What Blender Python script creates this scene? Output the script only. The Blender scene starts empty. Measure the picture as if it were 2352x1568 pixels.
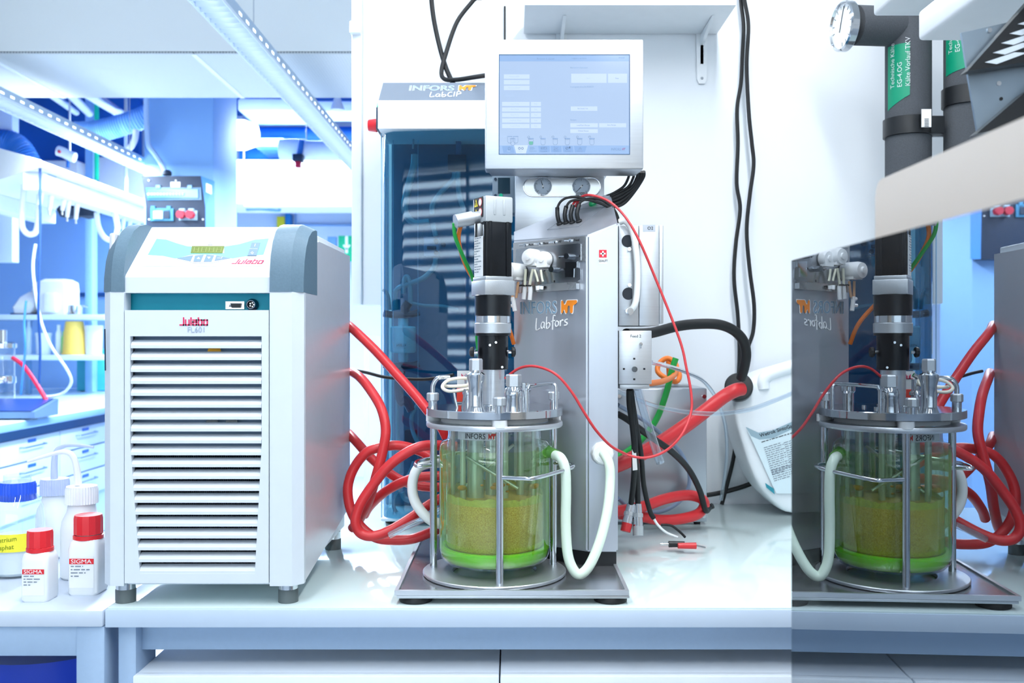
import bpy, bmesh, math, random
from mathutils import Vector, Matrix
random.seed(7)
sc = bpy.context.scene
col = sc.collection
# ------------------------------------------------------------------ camera, world, light, exposure
F = 2200.0; CX = 1176.0; CY = 778.0; CAMZ = 1.338; BT = 0.90      # focal length in px, horizon, camera and bench heights
cd = bpy.data.cameras.new('camera'); cam = bpy.data.objects.new('camera', cd); col.objects.link(cam)
cd.sensor_width = 36.0; cd.lens = 36.0 * F / 2352.0; cd.shift_y = (CY - 784.0) / 2352.0
cd.clip_start = 0.05; cd.dof.use_dof = True; cd.dof.focus_distance = 1.70; cd.dof.aperture_fstop = 6.3
cam.location = (0, 0, CAMZ); cam.rotation_euler = (math.pi / 2, 0, 0)
sc.camera = cam
w = bpy.data.worlds.new('world'); sc.world = w; w.use_nodes = True
w.node_tree.nodes['Background'].inputs[0].default_value = (0.78, 0.89, 1.0, 1)
w.node_tree.nodes['Background'].inputs[1].default_value = 0.6
sc.view_settings.view_transform = 'Standard'; sc.view_settings.look = 'None'
sc.view_settings.gamma = 1.0; sc.view_settings.use_curve_mapping = False
sc.view_settings.exposure = 0.32
sc.cycles.use_denoising = True
sc.cycles.max_bounces = 8; sc.cycles.diffuse_bounces = 4; sc.cycles.transparent_max_bounces = 20; sc.cycles.use_adaptive_sampling = True; sc.cycles.adaptive_threshold = 0.07; sc.cycles.adaptive_min_samples = 16; sc.cycles.caustics_reflective = False; sc.cycles.caustics_refractive = False
def area(name, loc, rot, sx, sy, power, color):
    l = bpy.data.lights.new(name, 'AREA'); l.shape = 'RECTANGLE'; l.size = sx; l.size_y = sy; l.energy = power; l.color = color
    o = bpy.data.objects.new(name, l); col.objects.link(o); o.location = loc; o.rotation_euler = rot
    return o
# daylight outside the blinds of the window behind the camera
area('window_daylight', (-0.6, -3.35, 1.75), (math.pi / 2, 0, 0), 5.0, 1.9, 190, (0.90, 0.96, 1.0))

# ------------------------------------------------------------------ helpers
def lin(c):
    return tuple(((v / 255) / 12.92 if v / 255 <= 0.04045 else ((v / 255 + 0.055) / 1.055) ** 2.4) for v in c)
def P(px, py, Y):
    return Vector(((px - CX) * Y / F, Y, CAMZ - (py - CY) * Y / F))
def PX(px, Y): return (px - CX) * Y / F
def PZ(py, Y): return CAMZ - (py - CY) * Y / F
CROP = dict(z=(0, 0, 1), c1=(0, 0, 2.8), c2=(0, 500, 3.136), c3=(0, 960, 2.579), c4=(220, 490, 3.3355), c5=(220, 940, 3.266),
            d1=(800, 0, 3.1365), d2=(1010, 430, 3.336), d3=(880, 830, 2.658), d4=(800, 280, 3.015), d5=(780, 740, 2.904),
            d6=(1400, 700, 2.614), e1=(1790, 0, 2.45), e2=(1790, 480, 3.409), e3=(1790, 900, 2.347), e4=(1110, 80, 4.7526),
            f1=(320, 390, 9.8), f2=(540, 210, 4.238), f3=(0, 210, 4.479), f4=(1170, 390, 7.127), f5=(960, 830, 6.72),
            f6=(1170, 530, 6.27), f7=(1640, 820, 4.126))
def ip(k, x, y):
    a, b, s = CROP[k]; return a + x / s, b + y / s
def pts(k, Y, lst):
    out = []
    for q in lst:
        px, py = ip(k, q[0], q[1]); out.append(P(px, py, q[2] if len(q) > 2 else Y))
    return out
def hit(px, py, p0, n):
    d = Vector(((px - CX) / F, 1.0, -(py - CY) / F)); o = Vector((0, 0, CAMZ))
    return o + d * ((p0 - o).dot(n) / d.dot(n))
MAT = {}
def mat(key, rgb=(200, 200, 200), rough=0.5, metal=0.0, var=0.0, vscale=30.0, bump=0.0, bscale=200.0, stretch=None,
        spec=0.5, emit=None, es=0.0, trans=0.0, ior=1.45, sss=0.0, coat=0.0, alpha=1.0):
    if key in MAT: return MAT[key]
    m = bpy.data.materials.new(key); m.use_nodes = True; MAT[key] = m
    nt = m.node_tree; b = nt.nodes['Principled BSDF']; c = lin(rgb)
    b.inputs['Base Color'].default_value = (*c, 1); b.inputs['Roughness'].default_value = rough
    b.inputs['Metallic'].default_value = metal; b.inputs['Specular IOR Level'].default_value = spec
    b.inputs['Transmission Weight'].default_value = trans; b.inputs['IOR'].default_value = ior
    b.inputs['Coat Weight'].default_value = coat; b.inputs['Alpha'].default_value = alpha
    if sss: b.inputs['Subsurface Weight'].default_value = sss; b.inputs['Subsurface Scale'].default_value = 0.01
    if emit: b.inputs['Emission Color'].default_value = (*lin(emit), 1); b.inputs['Emission Strength'].default_value = es
    tc = nt.nodes.new('ShaderNodeTexCoord'); mp = nt.nodes.new('ShaderNodeMapping'); nt.links.new(tc.outputs['Object'], mp.inputs['Vector'])
    if stretch: mp.inputs['Scale'].default_value = stretch
    nz = nt.nodes.new('ShaderNodeTexNoise'); nz.inputs['Scale'].default_value = vscale; nz.inputs['Detail'].default_value = 4
    nt.links.new(mp.outputs['Vector'], nz.inputs['Vector'])
    v = var if var else 0.03
    mx = nt.nodes.new('ShaderNodeMix'); mx.data_type = 'RGBA'
    mx.inputs['A'].default_value = (*[x * (1 - v) for x in c], 1); mx.inputs['B'].default_value = (*[min(1, x * (1 + v)) for x in c], 1)
    nt.links.new(nz.outputs['Fac'], mx.inputs['Factor']); nt.links.new(mx.outputs['Result'], b.inputs['Base Color'])
    if metal > 0.5:
        mr = nt.nodes.new('ShaderNodeMapRange'); mr.inputs['To Min'].default_value = max(0.02, rough - 0.07); mr.inputs['To Max'].default_value = rough + 0.07
        nt.links.new(nz.outputs['Fac'], mr.inputs['Value']); nt.links.new(mr.outputs['Result'], b.inputs['Roughness'])
    if bump:
        n2 = nt.nodes.new('ShaderNodeTexNoise'); n2.inputs['Scale'].default_value = bscale; n2.inputs['Detail'].default_value = 3
        nt.links.new(mp.outputs['Vector'], n2.inputs['Vector'])
        bp = nt.nodes.new('ShaderNodeBump'); bp.inputs['Strength'].default_value = bump; bp.inputs['Distance'].default_value = 0.002
        nt.links.new(n2.outputs['Fac'], bp.inputs['Height']); nt.links.new(bp.outputs['Normal'], b.inputs['Normal'])
    return m
def clear(key, tint, refl=0.06, edge=0.6, rough=0.02, gcol=(255, 255, 255), power=3.0):
    """thin clear sheet: tinted see-through with a mirror layer that grows towards grazing angles"""
    if key in MAT: return MAT[key]
    m = bpy.data.materials.new(key); m.use_nodes = True; MAT[key] = m
    nt = m.node_tree; nt.nodes.clear()
    out = nt.nodes.new('ShaderNodeOutputMaterial'); t = nt.nodes.new('ShaderNodeBsdfTransparent'); g = nt.nodes.new('ShaderNodeBsdfGlossy')
    t.inputs[0].default_value = (*lin(tint), 1); g.inputs['Color'].default_value = (*lin(gcol), 1); g.inputs['Roughness'].default_value = rough
    lw = nt.nodes.new('ShaderNodeLayerWeight'); lw.inputs[0].default_value = 0.5
    pw = nt.nodes.new('ShaderNodeMath'); pw.operation = 'POWER'; pw.inputs[1].default_value = power
    nt.links.new(lw.outputs['Facing'], pw.inputs[0])
    ma = nt.nodes.new('ShaderNodeMath'); ma.operation = 'MULTIPLY_ADD'; ma.inputs[1].default_value = edge; ma.inputs[2].default_value = refl; ma.use_clamp = True
    nt.links.new(pw.outputs[0], ma.inputs[0])
    mx = nt.nodes.new('ShaderNodeMixShader'); nt.links.new(ma.outputs[0], mx.inputs[0]); nt.links.new(t.outputs[0], mx.inputs[1]); nt.links.new(g.outputs[0], mx.inputs[2])
    nt.links.new(mx.outputs[0], out.inputs[0])
    return m

class MB:
    def __init__(s): s.b = bmesh.new()
    def add(s, verts, faces, M=None):
        vs = [s.b.verts.new(M @ Vector(v) if M else Vector(v)) for v in verts]
        for f in faces:
            try: s.b.faces.new([vs[i] for i in f])
            except ValueError: pass
        return s
    def box(s, x0, x1, y0, y1, z0, z1, bev=0.0, seg=2, M=None):
        c = Vector(((x0 + x1) / 2, (y0 + y1) / 2, (z0 + z1) / 2))
        T = Matrix.Translation(c) @ Matrix.Diagonal((abs(x1 - x0), abs(y1 - y0), abs(z1 - z0), 1))
        r = bmesh.ops.create_cube(s.b, size=1.0, matrix=T); vs = r['verts']
        if bev:
            es = list({e for v in vs for e in v.link_edges})
            r2 = bmesh.ops.bevel(s.b, geom=es, offset=bev, segments=seg, affect='EDGES', profile=0.5)
            vs = list({v for f in r2['faces'] for v in f.verts} | {v for v in vs if v.is_valid})
        if M: bmesh.ops.transform(s.b, matrix=M, verts=vs)
        return s
    def cyl(s, p0, p1, r0, r1=None, n=20, cap=True):
        p0 = Vector(p0); p1 = Vector(p1); r1 = r0 if r1 is None else r1
        d = (p1 - p0).normalized(); a = d.orthogonal().normalized(); c = d.cross(a)
        vs = []
        for p, r in ((p0, r0), (p1, r1)):
            for i in range(n):
                t = 2 * math.pi * i / n; vs.append(p + (a * math.cos(t) + c * math.sin(t)) * r)
        fs = [(i, (i + 1) % n, n + (i + 1) % n, n + i) for i in range(n)]
        if cap: fs += [tuple(range(n - 1, -1, -1)), tuple(range(n, 2 * n))]
        return s.add(vs, fs)
    def lathe(s, c, prof, n=40, M=None, capb=False, capt=False, a0=0.0, a1=2 * math.pi):
        c = Vector(c); full = abs(a1 - a0 - 2 * math.pi) < 1e-6; k = n if full else n + 1
        vs = []
        for r, z in prof:
            for i in range(k):
                t = a0 + (a1 - a0) * i / n
                v = Vector((r * math.cos(t), r * math.sin(t), z)); vs.append((M @ v if M else v) + c)
        fs = []
        for j in range(len(prof) - 1):
            for i in range(n):
                i2 = (i + 1) % k; fs.append((j * k + i, j * k + i2, (j + 1) * k + i2, (j + 1) * k + i))
        if capb: fs.append(tuple(range(k - 1, -1, -1)))
        if capt: o = (len(prof) - 1) * k; fs.append(tuple(range(o, o + k)))
        return s.add(vs, fs)
    def tube(s, P_, r, n=10, closed=False, cap=True, sub=6, smooth=True):
        p = [Vector(q) for q in P_]
        if smooth and len(p) > 2:
            out = []; m = len(p); rng = range(m if closed else m - 1)
            for i in rng:
                g = (lambda j: p[j % m]) if closed else (lambda j: p[max(0, min(m - 1, j))])
                a, b, c, d = g(i - 1), g(i), g(i + 1), g(i + 2)
                for k in range(sub):
                    t = k / sub
                    out.append(0.5 * ((2 * b) + (c - a) * t + (2 * a - 5 * b + 4 * c - d) * t * t + (3 * b - a - 3 * c + d) * t ** 3))
            if not closed: out.append(p[-1])
            p = out
        m = len(p); rad = r if callable(r) else (lambda t: r)
        tan = []
        for i in range(m):
            a = p[(i - 1) % m] if (closed or i > 0) else p[i]; b = p[(i + 1) % m] if (closed or i < m - 1) else p[i]
            tan.append((b - a).normalized())
        nn = tan[0].orthogonal().normalized(); vs = []
        for i in range(m):
            nn = (nn - tan[i] * nn.dot(tan[i])).normalized(); bb = tan[i].cross(nn); rr = rad(i / max(1, m - 1))
            for k in range(n):
                t = 2 * math.pi * k / n; vs.append(p[i] + (nn * math.cos(t) + bb * math.sin(t)) * rr)
        fs = []
        for i in range(m if closed else m - 1):
            for k in range(n):
                a = i * n + k; b = i * n + (k + 1) % n; c2 = ((i + 1) % m) * n + (k + 1) % n; d = ((i + 1) % m) * n + k; fs.append((a, b, c2, d))
        if not closed and cap: fs += [tuple(range(n - 1, -1, -1)), tuple(range((m - 1) * n, m * n))]
        return s.add(vs, fs)
    def extr(s, poly, t):
        """poly: list of world points (planar); t: extrusion vector"""
        poly = [Vector(q) for q in poly]; t = Vector(t); n = len(poly)
        return s.add(poly + [q + t for q in poly], [tuple(range(n - 1, -1, -1)), tuple(range(n, 2 * n))] + [(i, (i + 1) % n, n + (i + 1) % n, n + i) for i in range(n)])
    def ring(s, outer, inner, t):
        """frame between two loops with the same number of points, extruded by t"""
        t = Vector(t); n = len(outer); A = [Vector(q) for q in outer]; B = [Vector(q) for q in inner]
        vs = A + B + [q + t for q in A] + [q + t for q in B]; fs = []
        for i in range(n):
            j = (i + 1) % n
            fs += [(i, j, n + j, n + i), (2 * n + i, 3 * n + i, 3 * n + j, 2 * n + j), (i, 2 * n + i, 2 * n + j, j), (n + i, n + j, 3 * n + j, 3 * n + i)]
        return s.add(vs, fs)
    def ball(s, c, rx, ry=None, rz=None, u=16, v=10):
        ry = rx if ry is None else ry; rz = rx if rz is None else rz
        bmesh.ops.create_uvsphere(s.b, u_segments=u, v_segments=v, radius=1, matrix=Matrix.Translation(Vector(c)) @ Matrix.Diagonal((rx, ry, rz, 1)))
        return s
    def obj(s, name, m, parent=None, angle=35, label=None, smooth=True):
        bmesh.ops.recalc_face_normals(s.b, faces=s.b.faces[:])
        me = bpy.data.meshes.new(name); s.b.to_mesh(me); s.b.free()
        if smooth:
            me.polygons.foreach_set('use_smooth', [True] * len(me.polygons)); me.set_sharp_from_angle(angle=math.radians(angle))
        me.materials.append(m)
        o = bpy.data.objects.new(name, me); col.objects.link(o)
        if parent: attach(o, parent)
        if label: o['label'] = label
        return o
def attach(o, parent):
    o.parent = parent      # every mesh is built in world coordinates; only the Empties carry an offset
    if parent.type == 'EMPTY': o.matrix_parent_inverse = Matrix.Translation(-parent.location)
def thing(name, label, cat, loc, group=None):
    o = bpy.data.objects.new(name, None); o.empty_display_size = 0.05; col.objects.link(o); o.location = loc
    o['label'] = label; o['category'] = cat
    if group: o['group'] = group
    return o
def solo(m, name, material, label, cat, group=None, **k):
    o = m.obj(name, material, **k); o['label'] = label; o['category'] = cat
    if group: o['group'] = group
    return o
def struct(m, name, material, parent=None, **k):
    o = m.obj(name, material, parent, **k)
    if not parent: o['kind'] = 'structure'
    return o
def copy_tree(root, delta, label=None):
    def cp(o, par):
        c = o.copy(); col.objects.link(c)
        if par is not None: c.parent = par
        for ch in o.children: cp(ch, c)
        return c
    r = cp(root, None); r.location = r.location + Vector(delta)
    if label: r['label'] = label
    return r
def text(name, body, size, origin, U, V, material, parent, thick=0.0003, offset=0.0, align='LEFT', fmap=None, shear=0.0, sx=1.0):
    """flat lettering: origin is the baseline start, U the reading direction, V up"""
    cu = bpy.data.curves.new('txt', 'FONT'); cu.body = body; cu.size = size; cu.offset = offset * size; cu.align_x = align; cu.shear = shear; cu.resolution_u = 3
    cu.extrude = thick
    o = bpy.data.objects.new('txt', cu); col.objects.link(o)
    dg = bpy.context.evaluated_depsgraph_get(); me = bpy.data.meshes.new_from_object(o.evaluated_get(dg))
    bpy.data.objects.remove(o); bpy.data.curves.remove(cu)
    global LASTW
    LASTW = max((v.co.x for v in me.vertices), default=0) * sx
    U = Vector(U).normalized(); V = Vector(V).normalized(); N = U.cross(V); origin = Vector(origin)
    for v in me.vertices:
        a, b, c = v.co.x * sx, v.co.y, v.co.z
        v.co = fmap(a, b, c) if fmap else origin + U * a + V * b + N * c
    me.name = name; me.materials.clear(); me.materials.append(material)
    t = bpy.data.objects.new(name, me); col.objects.link(t)
    if parent: attach(t, parent)
    return t
def decal(name, k, P2, plane, material, parent, t=0.0004, off=0.0002):
    """flat print traced on a plane (p0, n); n points to the viewer"""
    p0, n = plane; n = n.normalized()
    poly = [hit(*ip(k, x, y), p0, n) + n * off for x, y in P2]
    return MB().extr(poly, n * t).obj(name, material, parent, smooth=False)
def stroke(m, k, P2, plane, wpx, off=0.0002, t=0.0004, sm=False):
    """line print of a width in image px traced on a plane"""
    p0, n = plane; n = n.normalized(); q = [hit(*ip(k, x, y), p0, n) + n * off for x, y in P2]
    if sm: m.tube(q, wpx / 2 * q[0].y / F, n=6, sub=4)
    else:
        h = wpx / 2 * q[0].y / F
        for a, b in zip(q, q[1:]):
            d = (b - a).normalized(); sd = n.cross(d) * h; a2 = a - d * h; b2 = b + d * h
            m.extr([a2 - sd, b2 - sd, b2 + sd, a2 + sd], n * t)
    return m
def uvstroke(m, org, U, V, L, w_, th=0.0005):
    """strokes given in (u, v) on a plane"""
    U = Vector(U).normalized(); V = Vector(V).normalized(); N = U.cross(V)
    for line in L:
        m.tube([Vector(org) + U * a + V * b + N * th for a, b in line], w_ / 2, n=6, sub=4)
    return m
def frame_pts(x0, x1, z0, z1, y): return [Vector((x0, y, z0)), Vector((x1, y, z0)), Vector((x1, y, z1)), Vector((x0, y, z1))]
NY = Vector((0, -1, 0))
# wordmark glyphs of the rounded two-letter logo, unit box about 1.5 wide, 1 high
HT = [(0, .06), (.04, 0), (.1, 0), (.16, .08), (.2, .22), (.27, .28), (.34, .22), (.38, .08), (.44, 0), (.52, 0), (.58, .1), (.6, .45), (.65, .58), (.75, .6), (.8, .5), (.82, .1), (.88, 0), (1.0, 0), (1.06, .1),
      (1.08, .5), (1.13, .62), (1.3, .68), (1.42, .78), (1.45, .9), (1.4, 1), (.62, 1), (.52, .95), (.42, .72), (.33, .66), (.25, .72), (.2, .92), (.12, 1), (.04, .98), (0, .9)]
def logo(parent, org, U, V, h, ink, accent, outline=None, name='wordmark', gap=1.0, fmap=None):
    """word of six letters followed by the two-letter mark; org is the baseline start, h the letter height"""
    U = Vector(U).normalized(); V = Vector(V).normalized(); N = U.cross(V); org = Vector(org); s = h / 0.70
    if outline:
        text(name + '_outline', 'INFORS', s, org + N * 0.0002, U, V, outline, parent, 0.0002, offset=0.022, sx=gap)
    text(name, 'INFORS', s, org + N * 0.0007, U, V, ink, parent, 0.0003, sx=gap)
    w0 = LASTW + h * .42
    fm = fmap or (lambda a, b, c: org + U * a + V * b + N * c)
    def blob(k, z):
        cx, cy = .72, .5
        return [fm(w0 + (x + (k * (1 if x > cx else -1) if k else 0)) * h, (y + (k * (1 if y > cy else -1) if k else 0)) * h, z) for x, y in HT]
    if outline: MB().extr(blob(.06, 0.0002), N * 0.0003).obj('logo_outline', outline, parent, smooth=False)
    MB().extr(blob(0, 0.0007), N * 0.0003).obj('logo_mark', accent, parent, smooth=False)
BLK = {'J': [((.5, 1), (.5, 0), (.0, 0))], 'u': [((0, .7), (0, 0), (.5, 0), (.5, .7))], 'l': [((0, 1), (0, 0))],
       'a': [((.0, .7), (.5, .7), (.5, 0), (0, 0), (0, .42), (.5, .42))], 'b': [((0, 1), (0, 0), (.5, 0), (.5, .7), (0, .7))], 'o': [((0, 0), (.5, 0), (.5, .7), (0, .7), (0, 0))]}
def blockword(parent, word, org, U, V, h, material, name='wordmark', lw=0.16, shear=0.0):
    U = Vector(U).normalized(); V = Vector(V).normalized(); N = U.cross(V); m = MB(); x = 0
    for ch in word:
        for line in BLK[ch]:
            for (a, b), (c, d) in zip(line, line[1:]):
                A = Vector((x + a + shear * b, b)); B = Vector((x + c + shear * d, d)); dd = (B - A).normalized() * lw / 2; sd = Vector((-dd.y, dd.x))
                q = [A - dd - sd, B + dd - sd, B + dd + sd, A - dd + sd]
                m.extr([Vector(org) + U * (e.x * h) + V * (e.y * h) + N * 0.0002 for e in q], N * 0.0004)
        x += 0.28 if ch == 'l' else 0.78
    return m.obj(name, material, parent, smooth=False)
HAND = {'L': ([(0.05, 1), (0, 0), (.4, .08)], .42), 'a': ([(.38, .5), (.15, .55), (.02, .25), (.15, .02), (.35, .25), (.38, .5), (.36, .1), (.45, .02)], .5), 'b': ([(.05, 1), (.02, .05), (.25, 0), (.38, .25), (.25, .45), (.05, .3)], .46),
        'f': ([(.4, .95), (.25, 1), (.18, .8), (.12, -.2)], .3), 't': ([(0, .5), (.35, .55)], .0), 'o': ([(.2, .5), (.03, .3), (.12, .03), (.32, .1), (.36, .35), (.2, .5)], .43), 'r': ([(.05, .5), (.05, 0), (.08, .3), (.25, .5), (.33, .42)], .36),
        's': ([(.33, .5), (.12, .45), (.1, .3), (.3, .2), (.25, .02), (.02, .03)], .4), 'C': ([(.4, .9), (.15, .85), (.02, .4), (.15, .03), (.42, .12)], .5), 'I': ([(.05, .95), (.02, 0)], .16), 'P': ([(.05, 0), (.08, .95), (.35, .9), (.4, .6), (.08, .45)], .45)}
def handword(parent, word, org, U, V, h, material, w_=0.09, slope=0.12):
    m = MB(); x = 0; org = Vector(org); U = Vector(U).normalized(); V = Vector(V).normalized()
    for ch in word:
        ln, adv = HAND[ch]; L = [[(a + x, b + (a + x) * slope) for a, b in ln]]
        if ch == 'f': L.append([(a + x, b + (a + x) * slope) for a, b in HAND['t'][0]])
        uvstroke(m, org, U, V, [[(a * h, b * h) for a, b in l] for l in L], w_ * h)
        x += adv + 0.06
    return m.obj('handwritten_wordmark', material, parent)
def fineprint(parent, org, U, V, rows, width, pitch, material, name='fine_print', th=0.32):
    """print too small to read: broken lines of dashes"""
    U = Vector(U).normalized(); V = Vector(V).normalized(); N = U.cross(V); m = MB(); rnd = random.Random(len(rows) * 7 + int(width * 1e5))
    for i, wd in enumerate(rows):
        x = 0.0
        while x < wd * width:
            l = min(pitch * rnd.uniform(.5, 2.2), wd * width - x)
            a = Vector(org) + U * x - V * (i * pitch) + N * .0002
            m.extr([a, a + U * l, a + U * l + V * pitch * th, a + V * pitch * th], N * .0001); x += l + pitch * .4
    return m.obj(name, material, parent, smooth=False)
# common materials
WHITE = mat('white_paint', (236, 240, 244), 0.45)
WALLW = mat('wall_white', (232, 237, 243), 0.75, var=0.02, vscale=3, bump=0.05, bscale=150)
STEEL = mat('brushed_steel', (206, 211, 217), 0.34, 0.85, var=0.10, vscale=18, stretch=(1, 1, 14))
STEELH = mat('brushed_steel_wide', (210, 214, 219), 0.38, 0.85, var=0.08, vscale=10, stretch=(1, 1, 30))
CHROME = mat('polished_steel', (206, 210, 215), 0.12, 1.0, var=0.04, vscale=40)
ALU = mat('aluminium', (196, 201, 206), 0.42, 0.85, var=0.06, vscale=60, bump=0.1, bscale=400)
BLACKP = mat('black_plastic', (24, 27, 31), 0.38, var=0.2, vscale=60)
RUBBER = mat('black_rubber', (22, 24, 27), 0.55, var=0.2, vscale=80)
BLACKM = mat('black_anodised', (22, 25, 30), 0.28, 0.3, var=0.25, vscale=80)
RED = mat('red_hose', (208, 50, 56), 0.36, var=0.06, vscale=25)
REDT = mat('thin_red_cable', (206, 60, 66), 0.40)
MILK = mat('milky_plastic', (240, 243, 246), 0.4)
INK = mat('black_print', (26, 30, 36), 0.6)
GREYINK = mat('grey_print', (120, 132, 146), 0.6)
PAPER = mat('white_label', (238, 240, 242), 0.55)
ORANGE = mat('orange_cable', (240, 126, 44), 0.45)
GREEN = mat('green_cable', (40, 170, 74), 0.45)
ORINK = mat('orange_print', (246, 142, 40), 0.5)
WINK = mat('white_print', (244, 247, 250), 0.5)
BLUEINK = mat('blue_grey_print', (128, 160, 186), 0.5)
PINK = mat('magenta_print', (222, 48, 98), 0.55)
GLASS = clear('clear_glass', (246, 250, 250), 0.05, 0.75, power=2.6)
# ------------------------------------------------------------------ setting
YW = 2.556
FLOOR = mat('floor_vinyl', (190, 200, 212), 0.5, var=0.08, vscale=4)
struct(MB().box(-9, 3.5, -3.2, 9.5, -0.05, 0.0), 'floor', FLOOR)
xl = PX(812, YW); xm = PX(878, YW); zl = PZ(700, YW)
m = MB().extr([(xl, YW, zl), (xm, YW, zl), (xm, YW, 0), (3.5, YW, 0), (3.5, YW, 3.3), (xl, YW, 3.3)], (0, 0.08, 0))
WB = struct(m, 'wall_back', WALLW)
# edge strip of the wall with its small clip, dark joint between two wall panels
TR = struct(MB().box(PX(808, 2.54), PX(831, 2.54), 2.535, 2.556, zl, 3.3, 0.004), 'trim_1', WHITE)
struct(MB().box(PX(803, 2.52), PX(828, 2.52), 2.515, 2.54, PZ(76, 2.52), PZ(48, 2.52), 0.003), 'strip_clip', WHITE, TR)
struct(MB().box(PX(1157.5, YW), PX(1161.5, YW), 2.552, 2.560, PZ(300, YW), PZ(15, YW)), 'trim_2', BLACKP)
# wall behind the camera with a window and its blinds
m = MB()
for a in ((-9, -3.2, 0, 3.3), (2.2, 3.5, 0, 3.3), (-3.2, 2.2, 0, 0.85), (-3.2, 2.2, 2.75, 3.3)): m.box(a[0], a[1], -3.1, -3.0, a[2], a[3])
struct(m, 'wall_front', WALLW)
m = MB()
for x in (-3.2, -1.4, 0.4, 2.15): m.box(x, x + 0.06, -3.1, -3.02, 0.85, 2.75)
m.box(-3.2, 2.2, -3.1, -3.02, 0.85, 0.91).box(-3.2, 2.2, -3.1, -3.02, 2.69, 2.75)
WN = struct(m, 'window_1', ALU)
for x in (-3.14, -1.34, 0.46): MB().box(x, x + 1.70, -3.062, -3.058, 0.91, 2.69).obj('pane', GLASS, WN)
BL = thing('venetian_blind', 'horizontal slatted window blind mirrored as bright stripes in the dark hood', 'blind', (-0.5, -2.95, 0.9))
SLAT = mat('blind_slat', (120, 140, 165), 0.5)
sl = MB().box(-3.15, 2.15, -0.045, 0.045, -0.0015, 0.0015, M=Matrix.Translation((0, -2.955, 0.95)) @ Matrix.Rotation(math.radians(-52), 4, 'X'))
s0 = sl.obj('slat', SLAT, BL)
for i in range(1, 16):
    s = s0.copy(); col.objects.link(s); s.location.z += i * 0.112
MB().box(-3.15, 2.15, -2.99, -2.92, 2.70, 2.75, 0.005).obj('head_rail', ALU, BL)
# near ceiling with the perforated soffit beyond it
CEIL = mat('ceiling_white', (238, 239, 237), 0.8, var=0.02, vscale=2)
ZS = 2.688; YS0 = 4.5; YS1 = 5.32
struct(MB().box(-9, 3.5, -3.2, YS0, 3.2, 3.3), 'ceiling', CEIL)
struct(MB().box(-9, 3.5, YS0, YS1 + 0.02, ZS, 3.3), 'wall_soffit', CEIL)
m = bpy.data.materials.new('perforated_panel'); m.use_nodes = True; MAT['perf'] = m
nt = m.node_tree; b = nt.nodes['Principled BSDF']; tc = nt.nodes.new('ShaderNodeTexCoord'); ck = nt.nodes.new('ShaderNodeTexVoronoi')
ck.inputs['Scale'].default_value = 70; ck.inputs['Randomness'].default_value = 0.0; nt.links.new(tc.outputs['Object'], ck.inputs['Vector'])
rp = nt.nodes.new('ShaderNodeValToRGB'); rp.color_ramp.elements[0].position = 0.28; rp.color_ramp.elements[1].position = 0.36
rp.color_ramp.elements[0].color = (*lin((70, 84, 98)), 1); rp.color_ramp.elements[1].color = (*lin((204, 207, 207)), 1)
nt.links.new(ck.outputs['Distance'], rp.inputs[0]); nt.links.new(rp.outputs[0], b.inputs['Base Color']); b.inputs['Roughness'].default_value = 0.7
SF = bpy.data.objects['wall_soffit']
xs = [-4.4]
def sofx(px, py): return PX(px, F * (ZS - CAMZ) / (CY - py))
seams = [sofx(75, 180), sofx(500, 168)]
xs = [-6.5, seams[0] - (seams[1] - seams[0]), seams[0], seams[1], seams[1] + (seams[1] - seams[0]), 2.5]
for a, c in zip(xs, xs[1:]):
    MB().box(a + 0.002, c - 0.002, YS0 + 0.001, YS1, ZS - 0.012, ZS - 0.001, 0.002).obj('perforated_tile', MAT['perf'], SF)
for a in xs[1:-1]: MB().box(a - .012, a + .012, YS0 + .002, YS1, ZS - .016, ZS - .011, .001).obj('seam_strip', WHITE, SF)
# back room: open services ceiling, far walls, column
NAVY = mat('services_ceiling', (20, 92, 180), 0.8, var=0.3, vscale=1.5)
struct(MB().box(-9, 3.5, YS1 + 0.02, 9.5, 3.5, 3.6), 'ceiling_services', NAVY)
struct(MB().box(-9, 3.5, 9.3, 9.5, 0, 3.6), 'wall_far', mat('far_wall', (214, 228, 246), 0.7, var=0.02, vscale=1))
struct(MB().box(-9, PX(322, 8.7), 8.7, 8.8, 0, 2.62), 'wall_left', mat('left_wall_blue', (136, 182, 240), 0.75, var=0.05, vscale=1.2))
struct(MB().box(-9, PX(322, 8.65), 8.62, 8.70, 2.62, 3.5), 'wall_left_upper', NAVY)
CO = MB().box(PX(330, 6), PX(490, 6), 6.0, 6.52, 0, 3.5, 0.01)
struct(CO, 'wall_column', mat('column_paint', (134, 178, 230), 0.7, var=0.05, vscale=3, bump=0.1, bscale=90))

# ------------------------------------------------------------------ benches
EDGE = mat('bench_edge', (196, 212, 231), 0.45, var=0.02, vscale=5)
FRAME = mat('bench_frame', (158, 182, 210), 0.42, 0.1, var=0.04, vscale=120)
TOP = mat('bench_glass_top', (214, 232, 233), 0.10, var=0.02, vscale=6, coat=0.3)
x0 = PX(241, 1.56)
t = thing('lab_bench', 'long pale lab bench with glossy aqua top carrying the reactor', 'bench', (0.3, 2.0, 0))
wt = MB().box(x0, 2.2, 1.56, 2.545, 0.868, 0.897, 0.001).obj('worktop', EDGE, t)
MB().box(x0 + 0.003, 2.2, 1.562, 2.545, 0.8965, 0.90, 0.001).obj('top_sheet', TOP, wt)
MB().box(PX(316, 1.60), 2.2, 1.60, 1.63, PZ(1492, 1.6), 0.868, 0.002).obj('rail', FRAME, t)
MB().box(PX(270, 1.575), PX(313, 1.575), 1.575, 1.665, 0.0, 0.868, 0.004).obj('leg', FRAME, t)
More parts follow.
